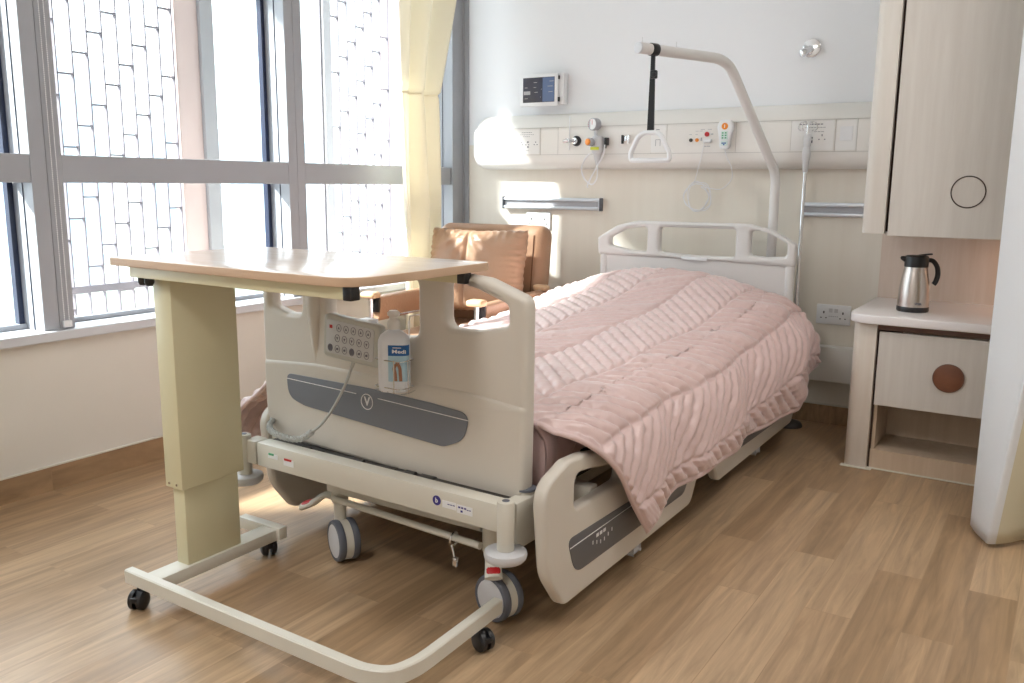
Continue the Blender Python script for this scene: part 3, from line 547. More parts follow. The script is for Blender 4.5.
# casters
def caster(x, y, ang, pedal):
    n = Vector((math.cos(math.radians(ang)), math.sin(math.radians(ang)), 0)); f = Vector((-n.y, n.x, 0)); r = .061
    b = mb(); lathe(b, [(0, .272), (.022, .272), (.025, .267), (.025, .175), (.022, .168), (.019, .166), (.018, .13), (.018, .105), (0, .105)], (x, y, 0), seg=28); lg = obj('caster_leg', b, M['creammetal'], bed)
    wc = Vector((x, y, r))+f*(.028 if f.y*1 < 5 else 0)
    for s in (1, -1):
        b = mb(); lathe(b, [(r-.010, .010), (r-.002, .012), (r, .018), (r, .026), (r-.003, .031), (r-.011, .032)], wc, n*s, 40); obj('wheel_tyre', b, M['rubber'], lg)
        b = mb(); lathe(b, [(0, .0335), (r-.018, .0335), (r-.012, .031), (r-.012, .012), (0, .012)], wc, n*s, 40); obj('wheel_cover', b, M['greydisc'], lg)
    b = mb(); lathe(b, [(0, -.011), (r-.003, -.011), (r-.003, .011), (0, .011)], wc, n, 40); obj('wheel_hub', b, M['creammetal'], lg)
    if pedal:
        d = Vector(pedal[0]).normalized(); L_ = pedal[1]; s = Vector((-d.y, d.x, 0)); p0 = Vector((x, y, .172)); zz = pedal[2]
        P = [p0, p0+d*L_*.35+Vector((0, 0, .012)), p0+d*L_*.7+Vector((0, 0, -zz*.5)), p0+d*L_+Vector((0, 0, -zz))]
        b = mb(); tube(b, catmull(P, 6), [.017+.006*(i/18) for i in range(19)], 14, sx=.5, up=(0, 0, 1)); pd = obj('brake_pedal', b, M['creammetal'], lg)
        b = mb(); tube(b, [p+Vector((0, 0, .008)) for p in catmull([P[0]*.28+P[3]*.72+Vector((0, 0, .004)), P[3]+Vector((0, 0, .001))], 8)], [.006]+[.014, .017, .018, .018, .018, .017, .014, .006], 14, sx=.35, up=(0, 0, 1)); obj('red_pad', b, M['red'], pd)
caster(1.240, -2.335, -117, ((-1, -.25, 0), .125, .035))
caster(1.812, -2.385, -104, ((.75, -1, 0), .075, .040))
caster(1.222, -.36, -110, None); caster(1.79, -.36, -95, None)
# side rails
def side_rail(x, y0, y1, s, label=None):
    ln = y1-y0
    out = [(y0+.11, .066, .05), (y1-.05, .066, .05), (y1+.02, .17, .06), (y1-.03, .36, .08), (y1-.12, .385, .06), (y0+.42, .395, .1), (y0+.20, .435, .08), (y0+.12, .438, .05), (y0, .40, .07), (y0+.03, .17, .12)]
    hol = [[(y0+.155, .305, .02), (y0+.155, .395, .03), (y0+.24, .385, .02), (y0+ln*.42, .352), (y0+ln*.42, .305)], [(y0+ln*.55, .295), (y0+ln*.55, .345), (y1-.14, .345, .02), (y1-.12, .30, .02)]]
    r = obj('side_rail', plate(out, hol, .036, .011, .02, 'YZ', x, 4), M['cream'], bed, angle=.9)
    xx = x+s*.0185
    b = plate([(y0+.118, .238, .02), (y0+.16, .135, .06), (y1-.12, .125, .05), (y1-.055, .215, .03)], [], .003, .001, .02, 'YZ', xx, 1); g = obj('rail_badge', b, M['rbadge'], r)
    if s > 0:
        b = mb(); tube(b, [(xx+.002, y0+.13+(ln-.20)*k/10, .212+.0*k) for k in range(11)], .0012, 6)
        for k in range(6): box(b, xx+.001, xx+.0028, y0+.25+k*.022, y0+.253+k*.022, .165+.006*abs(k-2.5), .175+.006*abs(k-2.5))
        for k in range(3): box(b, xx+.001, xx+.0028, y0+.27+k*.02, y0+.283+k*.02, .193, .202)
        obj('rail_lettering', b, M['whiteink'], g)
    b = mb(); box(b, x-s*.006, x-s*.022, y0+ln*.55, y0+ln*.55+.05, .036, .12, .007); obj('rail_foot', b, M['greydisc'], r)
    for q in (.3, .75): b = mb(); box(b, min(x-s*.017, x-s*.10), max(x-s*.017, x-s*.10), y0+ln*q, y0+ln*q+.045, .25, .31, .006); obj('rail_arm', b, M['creammetal'], r)
side_rail(1.995, -2.475, -1.47, 1); side_rail(1.995, -1.37, -.275, 1); side_rail(.955, -2.37, -1.485, -1); side_rail(.925, -1.37, -.275, -1)

# the foot end panel sits slightly askew in its sockets
PV = Vector((1.90, -2.40, 0)); RZ = Matrix.Rotation(math.radians(-1.9), 4, 'Z')
def askew(o, base=Vector((0, 0, 0)), dz=0):
    p = PV-base; o.matrix_basis = Matrix.Translation(p+Vector((0, -.010, dz))) @ RZ @ Matrix.Translation(-p) @ o.matrix_basis
bed_loc = Vector((BC, -1.3, 0))
for o_ in list(bed.children):
    nm = o_.name.split('.')[0]
    if nm in ('footboard', 'end_bar', 'bar_end_block', 'panel_socket', 'grey_ring', 'buffer_post', 'buffer_wheel', 'release_stickers', 'round_sticker', 'weight_sticker'): askew(o_, bed_loc)
# mattress, blanket, quilt ------------------------------------------------
b = mb(); box(b, 1.035, 1.885, -2.335, -.245, .346, .485, .045, 5); tag(obj('mattress', b, M['sheet']), 'mauve sheeted mattress lying on the bed deck under the pink quilt', 'mattress')
def qtop(y):
    return float(np.interp(y, [-2.4, -2.3, -2.0, -1.5, -1.1, -.8, -.55, -.40, -.3, -.23], [.528, .536, .556, .578, .606, .648, .690, .703, .690, .650]))
PAR = 0
def quilt_surface():
    NS, NT = 420, 460; S = np.linspace(-1, 1, NS); T = np.linspace(0, 1, NT)
    halfL, halfR = .86, .90
    P = np.zeros((NT, NS, 3)); U = np.zeros((NT, NS)); V = np.zeros((NT, NS))
    for j, t in enumerate(T):
        yb = -2.332+t*(-.235+2.332); zt = qtop(yb); flare = float(np.interp(yb, [-2.4, -2.0, -1.2, -.6, -.25], [.150, .150, .155, .19, .185])); 
        hemR = float(np.interp(yb, [-2.35, -2.2, -1.9, -1.2, -.65, -.5, -.3], [.14, .155, .190, .195, .205, .28, .315])); hemL = float(np.interp(yb, [-2.4, -1.9, -.25], [.22, .18, .32]))
        crown = float(np.interp(yb, [-2.4, -1.6, -.9, -.45, -.23], [.02, .035, .05, .06, .06]))
        pts = []
        for (sg, fl, hm) in ((-1, flare+.060, hemL), (1, flare, hemR)):
            w = .435
            c = [(0, zt), (w*.35, zt-crown*.12), (w*.68, zt-crown*.55), (w*.93, zt-crown*1.1), (w+.07, zt-crown*1.35-.020), (w+.125, zt-crown*1.45-.060), (w+fl+.005, zt-crown*1.6-.13), (w+fl+.012, (zt-.17)*.45+hm*.55), (w+fl+.016, hm)]
            cc = [np.array((p.x, p.y)) for p in catmull([(a, z, 0) for a, z in c], 12)]
            d = np.cumsum([0]+[np.linalg.norm(cc[i+1]-cc[i]) for i in range(len(cc)-1)])
            pts.append((sg, np.array(cc), d))
        for (sg, cc, d) in pts:
            idx = np.where(S < 0)[0] if sg < 0 else np.where(S >= 0)[0]
            s = np.abs(S[idx])*d[-1]
            P[j, idx, 0] = BC+.0+sg*np.interp(s, d, cc[:, 0]); P[j, idx, 2] = np.interp(s, d, cc[:, 1]); U[j, idx] = sg*s
        P[j, :, 1] = yb; V[j, :] = yb
    # the foot hem runs back along the drop on the right side (towards the head)
    sd = np.clip((U-.50)/.42, 0, 1); k = (1-T)[:, None]**2.6
    P[:, :, 1] += sd*.36*k; V = V+sd*.36*k
    # far corner folds round: the head hem swings
    kh = T[:, None]**5; P[:, :, 1] += np.clip((U-.45)/.45, 0, 1)*(-.02)*kh
    # slow folds
    P[:, :, 2] += .006*np.sin(V*9+U*4)*(np.abs(U) < .45)
    side = np.clip((np.abs(U)-.40)/.25, 0, 1); P[:, :, 0] += np.sign(U)*side*(.014*np.sin(V*8.5+1.0)+.007*np.sin(V*19+.6))
    # quilting
    W = .205; sp = .047
    a = (U+.035)/W; col = np.floor(a); tri = np.abs((a % 2)-1)*W          # zigzag
    d = V+tri*1.0; dd = d/(sp*1.35)
    fam = np.mod(dd, 7.0); plain = (fam > 5.0) & (np.mod(col, 2) == PAR)
    g = np.abs(np.sin(PI*dd)); puff = np.power(g, .55); wide = np.abs(np.sin(PI*(fam-5.0)/2.0)); puff = np.where(plain, 1.25*np.power(wide, .45)+.10*np.sin(U*300)*np.sin(V*300), puff); g = np.where(plain, wide, g)
    edge = np.minimum(a % 1, 1-(a % 1))*W; eg = np.clip(edge/.010, 0, 1)**.5
    h = .0145*puff*(.06+.94*eg)*(1+.18*np.sin(V*37+U*5)*np.sin(U*41+V*3))+.0022*np.sin(np.mod(a, 1)*W*210+V*30)*(1-g)
    h = h*(1+.35*np.clip((np.abs(U)-.4)/.1, 0, 1))+.0008*np.sin(V*260+U*90)*np.sin(U*210)
    # hem border roll
    db = np.minimum(np.minimum((1-np.abs(S))[None, :]*.9, T[:, None]*2.1), (1-T)[:, None]*2.1); hb_ = np.clip(db/.018, 0, 1)
    h = np.where(db < .022, .010*np.abs(np.sin(PI*np.clip(db, 0, .022)/.022))**.6, h)
    for _ in range(2): h[1:-1, 1:-1] = (h[1:-1, 1:-1]*4+h[:-2, 1:-1]+h[2:, 1:-1]+h[1:-1, :-2]+h[1:-1, 2:])/8
    dT = np.gradient(P, axis=0); dS = np.gradient(P, axis=1); Nn = np.cross(dS, dT); Nn /= np.linalg.norm(Nn, axis=2, keepdims=True)+1e-9
    P = P+Nn*h[:, :, None]
    return P, NS, NT
P, NS, NT = quilt_surface()
idx = np.arange(NS*NT).reshape(NT, NS); F = np.stack([idx[:-1, :-1], idx[:-1, 1:], idx[1:, 1:], idx[1:, :-1]], -1).reshape(-1, 4)
org = np.array((BC, -1.3, .1)); me = bpy.data.meshes.new('quilt'); me.from_pydata((P.reshape(-1, 3)-org).tolist(), [], F.tolist()); me.update()
q = bpy.data.objects.new('quilt', me); C.objects.link(q); q.location = org; me.materials.append(M['quilt'])
for p in me.polygons: p.use_smooth = True
md = q.modifiers.new('thickness', 'SOLIDIFY'); md.thickness = .010; md.offset = -1
tag(q, 'dusty pink quilt stitched in zigzag channels spread over the hospital bed', 'quilt')
# pillow hump under the quilt
b = mb(); t = bmesh.new(); bmesh.ops.create_uvsphere(t, u_segments=32, v_segments=20, radius=1)
for v in t.verts:
    x, y, z = v.co; f = lambda a: math.copysign(abs(a)**.55, a); v.co = Vector((f(x)*.32, f(y)*.19, z*.075))
merge(b, t, Matrix.Translation((BC, -.49, .545))); tag(obj('pillow', b, M['sheet']), 'mauve pillow making the hump under the quilt at the bed head', 'pillow')
# tucked blanket end at the foot, right side and centre
b = mb(); t = bmesh.new(); n, m_ = 60, 40; g = [[None]*m_ for _ in range(n)]
for i in range(n):
    for j in range(m_):
        u = i/(n-1); a = -PI*.12+PI*1.2*j/(m_-1); x = 1.10+.80*u; rr = .060+.006*math.sin(u*23)+.004*math.sin(u*9+a*3)
        g[i][j] = t.verts.new((x+.035*math.sin(a)*u**6, -2.295-.040*math.sin(a)+.006*math.sin(u*31), .400+(rr+.045)*math.cos(a)*.9))
for i in range(n-1):
    for j in range(m_-1): t.faces.new((g[i][j], g[i+1][j], g[i+1][j+1], g[i][j+1]))
bmesh.ops.recalc_face_normals(t, faces=t.faces[:]); merge(b, t)
t = bmesh.new(); n, m_ = 44, 30; g = [[None]*m_ for _ in range(n)]
for i in range(n):
    for j in range(m_):
        u, v = i/(n-1), j/(m_-1); y = -2.335+.30*u; z = .505-.235*v*(1-.55*u)
        g[i][j] = t.verts.new((1.893+.034*math.sin(PI*min(1, v*1.15))**.7*(1-.3*u)+.004*math.sin(v*11+u*7)+.006*math.sin(u*18), y+.015*math.sin(v*6), z))
for i in range(n-1):
    for j in range(m_-1): t.faces.new((g[i][j], g[i+1][j], g[i+1][j+1], g[i][j+1]))
merge(b, t); tag(obj('folded_blanket', b, M['sheet'], solid=.008), 'mauve pink blanket tucked over the foot corner of the mattress beneath the quilt', 'blanket')

# hand control on the footboard ------------------------------------------------
cy = -2.442; t = thing('bed_hand_control', 'grey bed control keypad hooked on the footboard, left of the white bottle', 'bed control', (1.34, cy, .6))
K = Matrix.Translation((1.403, 0, .682)) @ Matrix.Rotation(math.radians(2), 4, 'Y')
b = plate([(-.105, -.058, .018), (.100, -.062, .018), (.105, .052, .018), (-.10, .062, .018)], [], .028, .009, .018, 'XZ', cy+.003, 4); b.transform(K); obj('control_body', b, M['ctrl'], t)
b = plate([(-.090, -.044, .010), (.082, -.047, .010), (.086, .040, .010), (-.086, .048, .010)], [], .003, .001, .01, 'XZ', cy-.0115, 1); b.transform(K); kf = obj('keypad', b, M['ctrlface'], t)
b = mb(); tri = mb()
for row, z in ((0, .028), (1, .000), (2, -.029)):
    for c_ in range(6):
        if row < 2 and c_ == 0: continue
        x = -.066+c_*.0265-(.006 if row else 0); z2 = z-.0006*c_
        ring = [(x+.0085*math.cos(2*PI*k/20), cy-.0135, z2+.0085*math.sin(2*PI*k/20)*1.15) for k in range(20)]; tube(b, ring, .0007, 5, True)
        if row == 0: poly = [(x-.004, z2-.003), (x+.004, z2-.003), (x, z2+.005)]
        elif row == 1: poly = [(x-.004, z2+.003), (x+.004, z2+.003), (x, z2-.005)]
        else: poly = [(x-.004, z2-.003), (x+.004, z2-.003), (x+.004, z2+.004), (x-.004, z2+.002)]
        v = [tri.verts.new((p[0], cy-.0138, p[1])) for p in poly]; tri.faces.new(v)
        if row == 2 and c_ in (0, 3): cyl(b, (x, cy-.0128, z2), (x, cy-.0134, z2), .0085, seg=20)
merge(b, tri); b.transform(K); obj('key_symbols', b, M['ink'], kf, smooth=False)
b = mb(); box(b, -.074, -.064, cy-.0140, cy-.013, .024, .033); b.transform(K); obj('red_key', b, M['red'], kf, smooth=False)
b = mb(); box(b, 1.375, 1.42, cy+.010, FT+.034, .722, .730, .002); box(b, 1.375, 1.42, FT+.026, FT+.034, .70, .728, .002); obj('hook_bracket', b, M['whitepl'], t)
b = mb(); cyl(b, (1.403, cy, .628), (1.397, cy, .608), .006, .0045, seg=14); c1 = catmull([(1.397, cy, .612), (1.375, cy-.004, .56), (1.33, cy-.006, .49), (1.285, cy-.010, .435), (1.245, cy-.012, .405)], 10); tube(b, c1, .0040, 8); obj('straight_cord', b, M['cord'], t)
b = mb(); ax = catmull([(1.245, cy-.012, .405), (1.20, cy-.012, .378), (1.14, cy-.010, .370), (1.08, cy-.004, .372), (1.04, -2.43, .380), (1.02, -2.40, .392)], 40); hx = []
up = Vector((0, 1, .2)).normalized()
for i, p in enumerate(ax):
    tt = (ax[min(i+1, len(ax)-1)]-ax[max(i-1, 0)]).normalized(); u = (up-tt*up.dot(tt)).normalized(); v = tt.cross(u); a = i*1.15
    hx.append(p+(u*math.cos(a)+v*math.sin(a))*.0075)
tube(b, hx, .0030, 6); tube(b, ax[::5], .0062, 8); obj('spiral_cord', b, M['cord'], t)
# wire bottle holder and bottle
bx, by, bz = 1.556, -2.452, .528
t = thing('wire_bottle_holder', 'thin chrome wire rack hooked on the footboard holding the white bottle', 'wire rack', (bx, by, bz-.01))
b = mb(); hw, hd = .037, .026
def rect(z): return [(bx-hw, by-hd, z), (bx+hw, by-hd, z), (bx+hw, by+hd, z), (bx-hw, by+hd, z)]
for z in (.605, .535):
    pp = fillet([(bx-hw, by-hd), (bx+hw, by-hd), (bx+hw, by+hd), (bx-hw, by+hd)], .012); tube(b, [(p.x, p.y, z) for p in pp], .0014, 7, True)
for (x, y) in ((bx-hw, by), (bx-.012, by-hd), (bx+.02, by-hd), (bx+hw, by)): tube(b, [(x, y, .608), (x, y, .523)], .0013, 7)
for x in (bx-hw, bx, bx+hw): tube(b, catmull([(x, by-hd*.9, .524), (x, by, .5215), (x, by+hd*.9, .524)], 4), .0013, 7)
for x in (bx-.02, bx+.02): tube(b, [(x, by+hd, .523), (x, by+hd, .700), (x, by+hd+.004, .7125), (x, FT+.03, .7125), (x, FY+.03, .7125), (x, FY+.036, .690)], .0014, 7)
obj('wire_frame', b, M['chrome'], t)
t = thing('white_bottle', 'white plastic flip-top bottle with blue label in the wire rack on the footboard', 'bottle', (bx, by, bz-.004))
def superlathe(prof, sx, sy, cx, cy_, seg=40):
    b = mb(); rings = []
    for r, z, e in prof:
        rings.append([b.verts.new((cx+sx*r*math.copysign(abs(math.cos(a))**e, math.cos(a)), cy_+sy*r*math.copysign(abs(math.sin(a))**e, math.sin(a)), z)) for a in [2*PI*k/seg for k in range(seg)]])
    for a, c in zip(rings, rings[1:]):
        for k in range(seg): b.faces.new((a[k], a[(k+1) % seg], c[(k+1) % seg], c[k]))
    b.faces.new(rings[0][::-1]); b.faces.new(rings[-1]); bmesh.ops.recalc_face_normals(b, faces=b.faces[:]); return b
b = superlathe([(.85, .5245, .6), (.97, .530, .6), (1, .545, .6), (1, .668, .6), (.98, .682, .65), (.85, .697, .75), (.55, .708, 1), (.36, .712, 1), (.34, .722, 1)], .0335, .022, bx, by); obj('bottle_body', b, M['bottle'], t)
b = mb(); lathe(b, [(0, .715), (.0135, .715), (.0135, .737), (.011, .741), (.009, .744), (.009, .752), (.013, .755), (.0135, .764), (.009, .770), (0, .771)], (bx, by, 0)); obj('flip_cap', b, M['panel'], t)
def label_patch(z0, z1, a0, a1, off=.0006):
    b = mb(); n = 14; prev = None
    for k in range(n+1):
        a = math.radians(a0+(a1-a0)*k/n); e = .6
        x = bx+(.0335+off)*math.copysign(abs(math.cos(a))**e, math.cos(a)); y = by+(.022+off)*math.copysign(abs(math.sin(a))**e, math.sin(a))
        cur = (b.verts.new((x, y, z0)), b.verts.new((x, y, z1)))
        if prev: b.faces.new((prev[0], cur[0], cur[1], prev[1]))
        prev = cur
    return b
lb = obj('blue_label', label_patch(.638, .670, -95, -8), M['blue'], t); obj('label_picture', label_patch(.560, .638, -95, -8), M['skyblue'], t)
b = mb(); yy = by-.0237
tube(b, catmull([(bx+.008, yy, .562), (bx+.007, yy, .585), (bx+.005, yy, .602), (bx+.012, yy, .617)], 5), [.0035]*16, 8, sx=1, sy=.25, up=(1, 0, 0)); tube(b, catmull([(bx+.019, yy, .562), (bx+.018, yy, .585), (bx+.017, yy, .602), (bx+.012, yy, .617)], 5), .0035, 8, sx=1, sy=.25, up=(1, 0, 0)); obj('label_figures', b, M['skin'], t)
b = mb(); merge(b, text('Medi', .0155, Matrix.Translation((bx+.0155, by-.0228, .651)) @ FRONT, .0004, True)); box(b, bx+.002, bx+.020, by-.0234, by-.0226, .6615, .6635); obj('label_lettering', b, M['whiteink'], lb, smooth=False)

for nm in ('white_bottle',):
    t.scale = (1.2, 1.15, .845); t.location.z = .567; t.rotation_euler[2] = math.radians(28)
ho = bpy.data.objects['wire_bottle_holder']; ho.scale = (1.22, 1.15, 1.0); ho.location.z += .046; t.location.x += 0

for nm in ('bed_hand_control', 'white_bottle', 'wire_bottle_holder'): askew(bpy.data.objects[nm])
# ------------------------------------------------------------------ lifting pole
th_ = math.radians(22); B0 = Vector((1.82, -.12, 0)); dv = Vector((-math.sin(th_), -math.cos(th_), 0))
def lp(s, z): return B0+dv*s+Vector((0, 0, z))
pole = thing('patient_lifting_pole', 'bent cream steel lifting pole rising behind the headboard', 'lifting pole', (1.82, -.12, .22))
pts = [lp(0, .24), lp(0, 1.06)]+[p for p in catmull([lp(0, 1.06), lp(0, 1.11), lp(.016, 1.16), lp(.05, 1.205)], 5)][1:]+[lp(.28, 1.505)]+[p for p in catmull([lp(.28, 1.505), lp(.318, 1.553), lp(.355, 1.585), lp(.41, 1.603), lp(.47, 1.606)], 5)][1:]+[lp(.86, 1.607)]
b = mb(); tube(b, pts, .0210, 24); obj('pole_tube', b, M['offwhite'], pole)
b = mb(); cyl(b, lp(.858, 1.607), lp(.868, 1.607), .0215, seg=24, bev=.002); obj('end_cap', b, M['greydisc'], pole)
for s in (.845, .66): b = mb(); cyl(b, lp(s, 1.62), lp(s, 1.648), .0016, seg=8); obj('stop_pin', b, M['greydisc'], pole)
b = mb(); box(b, 1.795, 1.845, -.175, -.095, .22, .262, .006); box(b, 1.80, 1.84, -.145, -.095, .25, .36, .006); obj('pole_socket', b, M['creammetal'], pole)
t = thing('hanging_grab_handle', 'white triangular grab handle on a black strap hanging from the lifting pole', 'grab handle', tuple(lp(.785, 1.18))); hc = lp(.785, 0)
b = mb()
cyl(b, lp(.768, 1.607), lp(.802, 1.607), .0240, seg=28, bev=.001)
def strap(z0, z1, w0, w1):
    t_ = bmesh.new(); n = 6
    vs = [[t_.verts.new((hc.x+sx*(w0+(w1-w0)*k/n)/2, hc.y+sy*.0035, z0+(z1-z0)*k/n)) for sx, sy in ((-1, -1), (1, -1), (1, 1), (-1, 1))] for k in range(n+1)]
    for a, c in zip(vs, vs[1:]):
        for k in range(4): t_.faces.new((a[k], a[(k+1) % 4], c[(k+1) % 4], c[k]))
    t_.faces.new(vs[0][::-1]); t_.faces.new(vs[-1]); merge(b, t_)
strap(1.285, 1.505, .029, .020); strap(1.50, 1.590, .018, .016); obj('black_strap', b, M['black'], t)
b = mb(); box(b, hc.x-.008, hc.x+.020, hc.y-.012, hc.y+.008, 1.497, 1.530, .006, 3); cyl(b, (hc.x+.010, hc.y-.010, 1.512), (hc.x+.010, hc.y-.016, 1.512), .010, seg=20, bev=.002); obj('buckle', b, M['black'], t)
hd_ = [(-.082, 1.186, .03), (.085, 1.186, .03), (.082, 1.215, .02), (.046, 1.283, .04), (.025, 1.293, .015), (-.025, 1.293, .015), (-.050, 1.281, .04), (-.083, 1.215, .02)]
pp = fillet(hd_, .02, 6); b = mb(); tube(b, [(hc.x+p.x, hc.y, p.y) for p in pp], .0098, 14, True, up=(0, 1, 0)); obj('handle_loop', b, M['whitepl'], t)

# ------------------------------------------------------------------ overbed table
ot = thing('overbed_table', 'wheeled overbed table with maple top standing across the bed foot', 'overbed table', (1.06, -2.66, 0))
A = Vector((.925, -2.815)); rot = math.radians(-.8); W_, D_ = .842, .495; ca, sa = math.cos(rot), math.sin(rot)
def tp(u, v): return (A.x+u*ca-v*sa, A.y+u*sa+v*ca)
cor = [(*tp(0, 0), .02), (*tp(W_, -.0), .085), (*tp(W_-.005, D_), .02), (*tp(0, D_), .02)]
b = plate(cor, [], .020, .002, .03, 'XY', .890, 2); to = obj('tabletop', b, [M['top'], M['topedge']], ot)
for p in to.data.polygons:
    if abs(p.normal.z) < .9: p.material_index = 1
b = mb(); R_ = Matrix.Translation((A.x, A.y, 0)) @ Matrix.Rotation(rot, 4, 'Z')
for v0 in (.020, D_-.085): box(b, .062, W_-.045, v0, v0+.025, .852, .880, .002, mat=R_)
box(b, .06, .17, .03, D_-.04, .856, .880, .002, mat=R_); obj('top_rails', b, M['tablemetal'], ot)
for v0 in (.019, D_-.086): b = mb(); box(b, W_-.046, W_-.022, v0, v0+.027, .851, .8802, .002, mat=R_); obj('rail_end_cap', b, M['black'], ot)
b = mb()
for u in (.095, .122): p = tp(u, .034); lathe(b, [(0, .832), (.008, .833), (.012, .841), (.012, .854), (0, .855)], (p[0], p[1], 0), seg=20)
obj('black_knob', b, M['black'], ot)
b = mb(); box(b, 1.030, 1.098, -2.762, -2.560, .300, .856, .003); oc = obj('outer_column', b, M['tablemetal'], ot); b = mb(); box(b, 1.035, 1.093, -2.7, -2.61, .83, .853, .003); obj('tilt_bracket', b, M['tablemetal'], ot)
b = mb(); box(b, 1.040, 1.086, -2.748, -2.572, .085, .310, .003); obj('inner_column', b, M['tablemetal'], ot)
b = mb()
for x in (1.048, 1.078): cyl(b, (x, -2.761, .312), (x, -2.7645, .312), .0035, seg=12)
obj('column_screws', b, M['chrome'], ot)
b = mb(); box(b, 1.035, 1.095, -2.845, -2.44, .052, .086, .002); box(b, .93, 1.108, -2.452, -2.422, .056, .092, .002)
path = [(.982, -2.853, .074), (1.3, -2.860, .074), (1.75, -2.868, .074)]+[tuple(p) for p in catmull([(1.75, -2.868, .074), (1.815, -2.866, .074), (1.865, -2.842, .074), (1.884, -2.79, .074), (1.887, -2.74, .074)], 6)][1:]+[(1.880, -2.46, .074)]
bar(b, path, .026, .038); obj('base_frame', b, M['creammetal'], ot)
for x, y, a in ((1.034, -2.860, 25), (1.886, -2.54, 70), (1.05, -2.445, 60)):
    n = Vector((math.cos(math.radians(a)), math.sin(math.radians(a)), 0)); f = Vector((-n.y, n.x, 0)); c0 = Vector((x, y, .0255))-f*.008
    b = mb(); cyl(b, (x, y, .03), (x, y, .057), .007, seg=12); cc_ = bmesh.new(); bmesh.ops.create_uvsphere(cc_, u_segments=20, v_segments=12, radius=.017)
    merge(b, cc_, Matrix.Translation((x, y, .038)) @ Matrix.Diagonal((1, 1, .75, 1))); box(b, -.010, .010, -.034, -.015, -.004, .010, .003, mat=Matrix.Translation((x, y, .03)) @ Matrix.Rotation(math.radians(a), 4, 'Z')); cs = obj('caster', b, M['black'], ot)
    b = mb()
    for s in (1, -1): lathe(b, [(0, .0225), (.016, .0225), (.021, .020), (.0253, .016), (.0255, .010), (.0255, .005), (0, .004)], c0, n*s, 32)
    obj('caster_wheel', b, M['black'], cs)

# ------------------------------------------------------------------ armchair and cushion
CR = math.radians(6); ch = thing('armchair', 'tan leather armchair with beech armrest caps below the window corner', 'armchair', (.505, -.63, 0), rz=CR)
WP[ch.name] = Vector((0, 0, 0))
def cobj(name, b, mat, parent=ch, **k): return obj(name, b, mat, parent, **k)
tl = Matrix.Translation((0, .27, .36)) @ Matrix.Rotation(math.radians(-8), 4, 'X')
b = mb(); box(b, -.355, .270, -.07, .07, 0, .525, .055, 6, mat=tl); bk = cobj('backrest', b, M['leather2'])
b = mb()
for x in (.215,): tube(b, [(x, -.066, .05), (x, -.072, .47)], .003, 6)
b.transform(tl); cobj('back_piping', b, M['seam'], bk)
b = mb(); box(b, -.245, .23, -.42, .22, .27, .40, .05, 5); cobj('seat', b, M['leather'])
b = mb(); box(b, -.24, .22, -.40, .20, .20, .28, .02); cobj('seat_frame', b, M['leather2'])
for s, x in ((-1, -.265), (1, .290)):
    b = mb(); n = 18; t = bmesh.new(); g = []
    for i in range(n+1):
        y = -.425+.60*i/n; g.append([t.verts.new((x+.026*math.cos(a)+(0 if math.sin(a) > -.2 else 0), y, .560+(.014 if math.sin(a) > 0 else .105)*math.sin(a))) for a in [2*PI*k/20 for k in range(20)]])
    for a, c in zip(g, g[1:]):
        for k in range(20): t.faces.new((a[k], a[(k+1) % 20], c[(k+1) % 20], c[k]))
    t.faces.new(g[0][::-1]); t.faces.new(g[-1]); bmesh.ops.recalc_face_normals(t, faces=t.faces[:]); merge(b, t); am = cobj('armrest', b, M['leather'])
    b = mb(); box(b, x-.04, x+.04, -.50, -.435, .568, .598, .014, 4); cobj('beech_cap', b, M['beech'], am); b = mb(); box(b, x-.04, x+.04, .17, .22, .568, .598, .014, 4); cobj('beech_cap', b, M['beech'], am)
    b = mb(); cyl(b, (x, -.465, .02), (x, -.465, .575), .011, seg=16); cyl(b, (x, .17, .02), (x, .17, .575), .011, seg=16); box(b, x-.011, x+.011, -.475, .18, .0, .022, .004); cobj('steel_leg', b, M['chrome'], am)
    b = mb(); box(b, x-.028, x+.028, -.446, -.430, .50, .572, .006); cobj('black_end_plate', b, M['black'], am)
b = mb(); n = 80; t = bmesh.new(); g = {}
for sgn in (1, -1):
    for i in range(n+1):
        for j in range(n+1):
            u = -1+2*i/n; v = -1+2*j/n; e = (1-u**4)*(1-v**4); pin = 1-.06*(abs(u)**2*(1-abs(v))+abs(v)**2*(1-abs(u)))
            th2 = .085*max(e, 0)**.42
            cr_ = .022*math.exp(-((u+.12)/.035)**2)*(1-abs(v)**4)+.005*math.sin(11*math.atan2(v-1.02, (u+.12)))*math.exp(-((u+.12)**2+(v-.6)**2)*3)*min(1, 4*abs(u+.12))+.004*math.sin(9*math.atan2(v-.75, u+.12))*math.exp(-((u+.12)**2+(v-.5)**2)*2.5)*min(1, 3*math.hypot(v-.75, u+.12))+.0035*math.sin(44*u)*abs(v)**6+.0045*math.sin(46*v)*abs(u)**6+.003*math.sin(5*v+9*u)
            x = (.268+.002*math.sin(37*v))*u*pin; z = (.210+.002*math.sin(39*u))*v*pin; y = -sgn*(th2-cr_*(1 if sgn == 1 else 0)*(1 if e > .02 else 0))
            key = (i, j, sgn if 0 < i < n and 0 < j < n else 0)
            if key not in g: g[key] = t.verts.new((x, y, z))
gk = lambda i, j, s: g[(i, j, s if 0 < i < n and 0 < j < n else 0)]
for sgn in (1, -1):
    for i in range(n):
        for j in range(n):
            f = [gk(i, j, sgn), gk(i+1, j, sgn), gk(i+1, j+1, sgn), gk(i, j+1, sgn)]
            t.faces.new(f if sgn == 1 else f[::-1])
bmesh.ops.recalc_face_normals(t, faces=t.faces[:]); merge(b, t, Matrix.Translation((.482, -.55, .660)) @ Matrix.Rotation(CR, 4, 'Z') @ Matrix.Rotation(math.radians(-10), 4, 'X'))
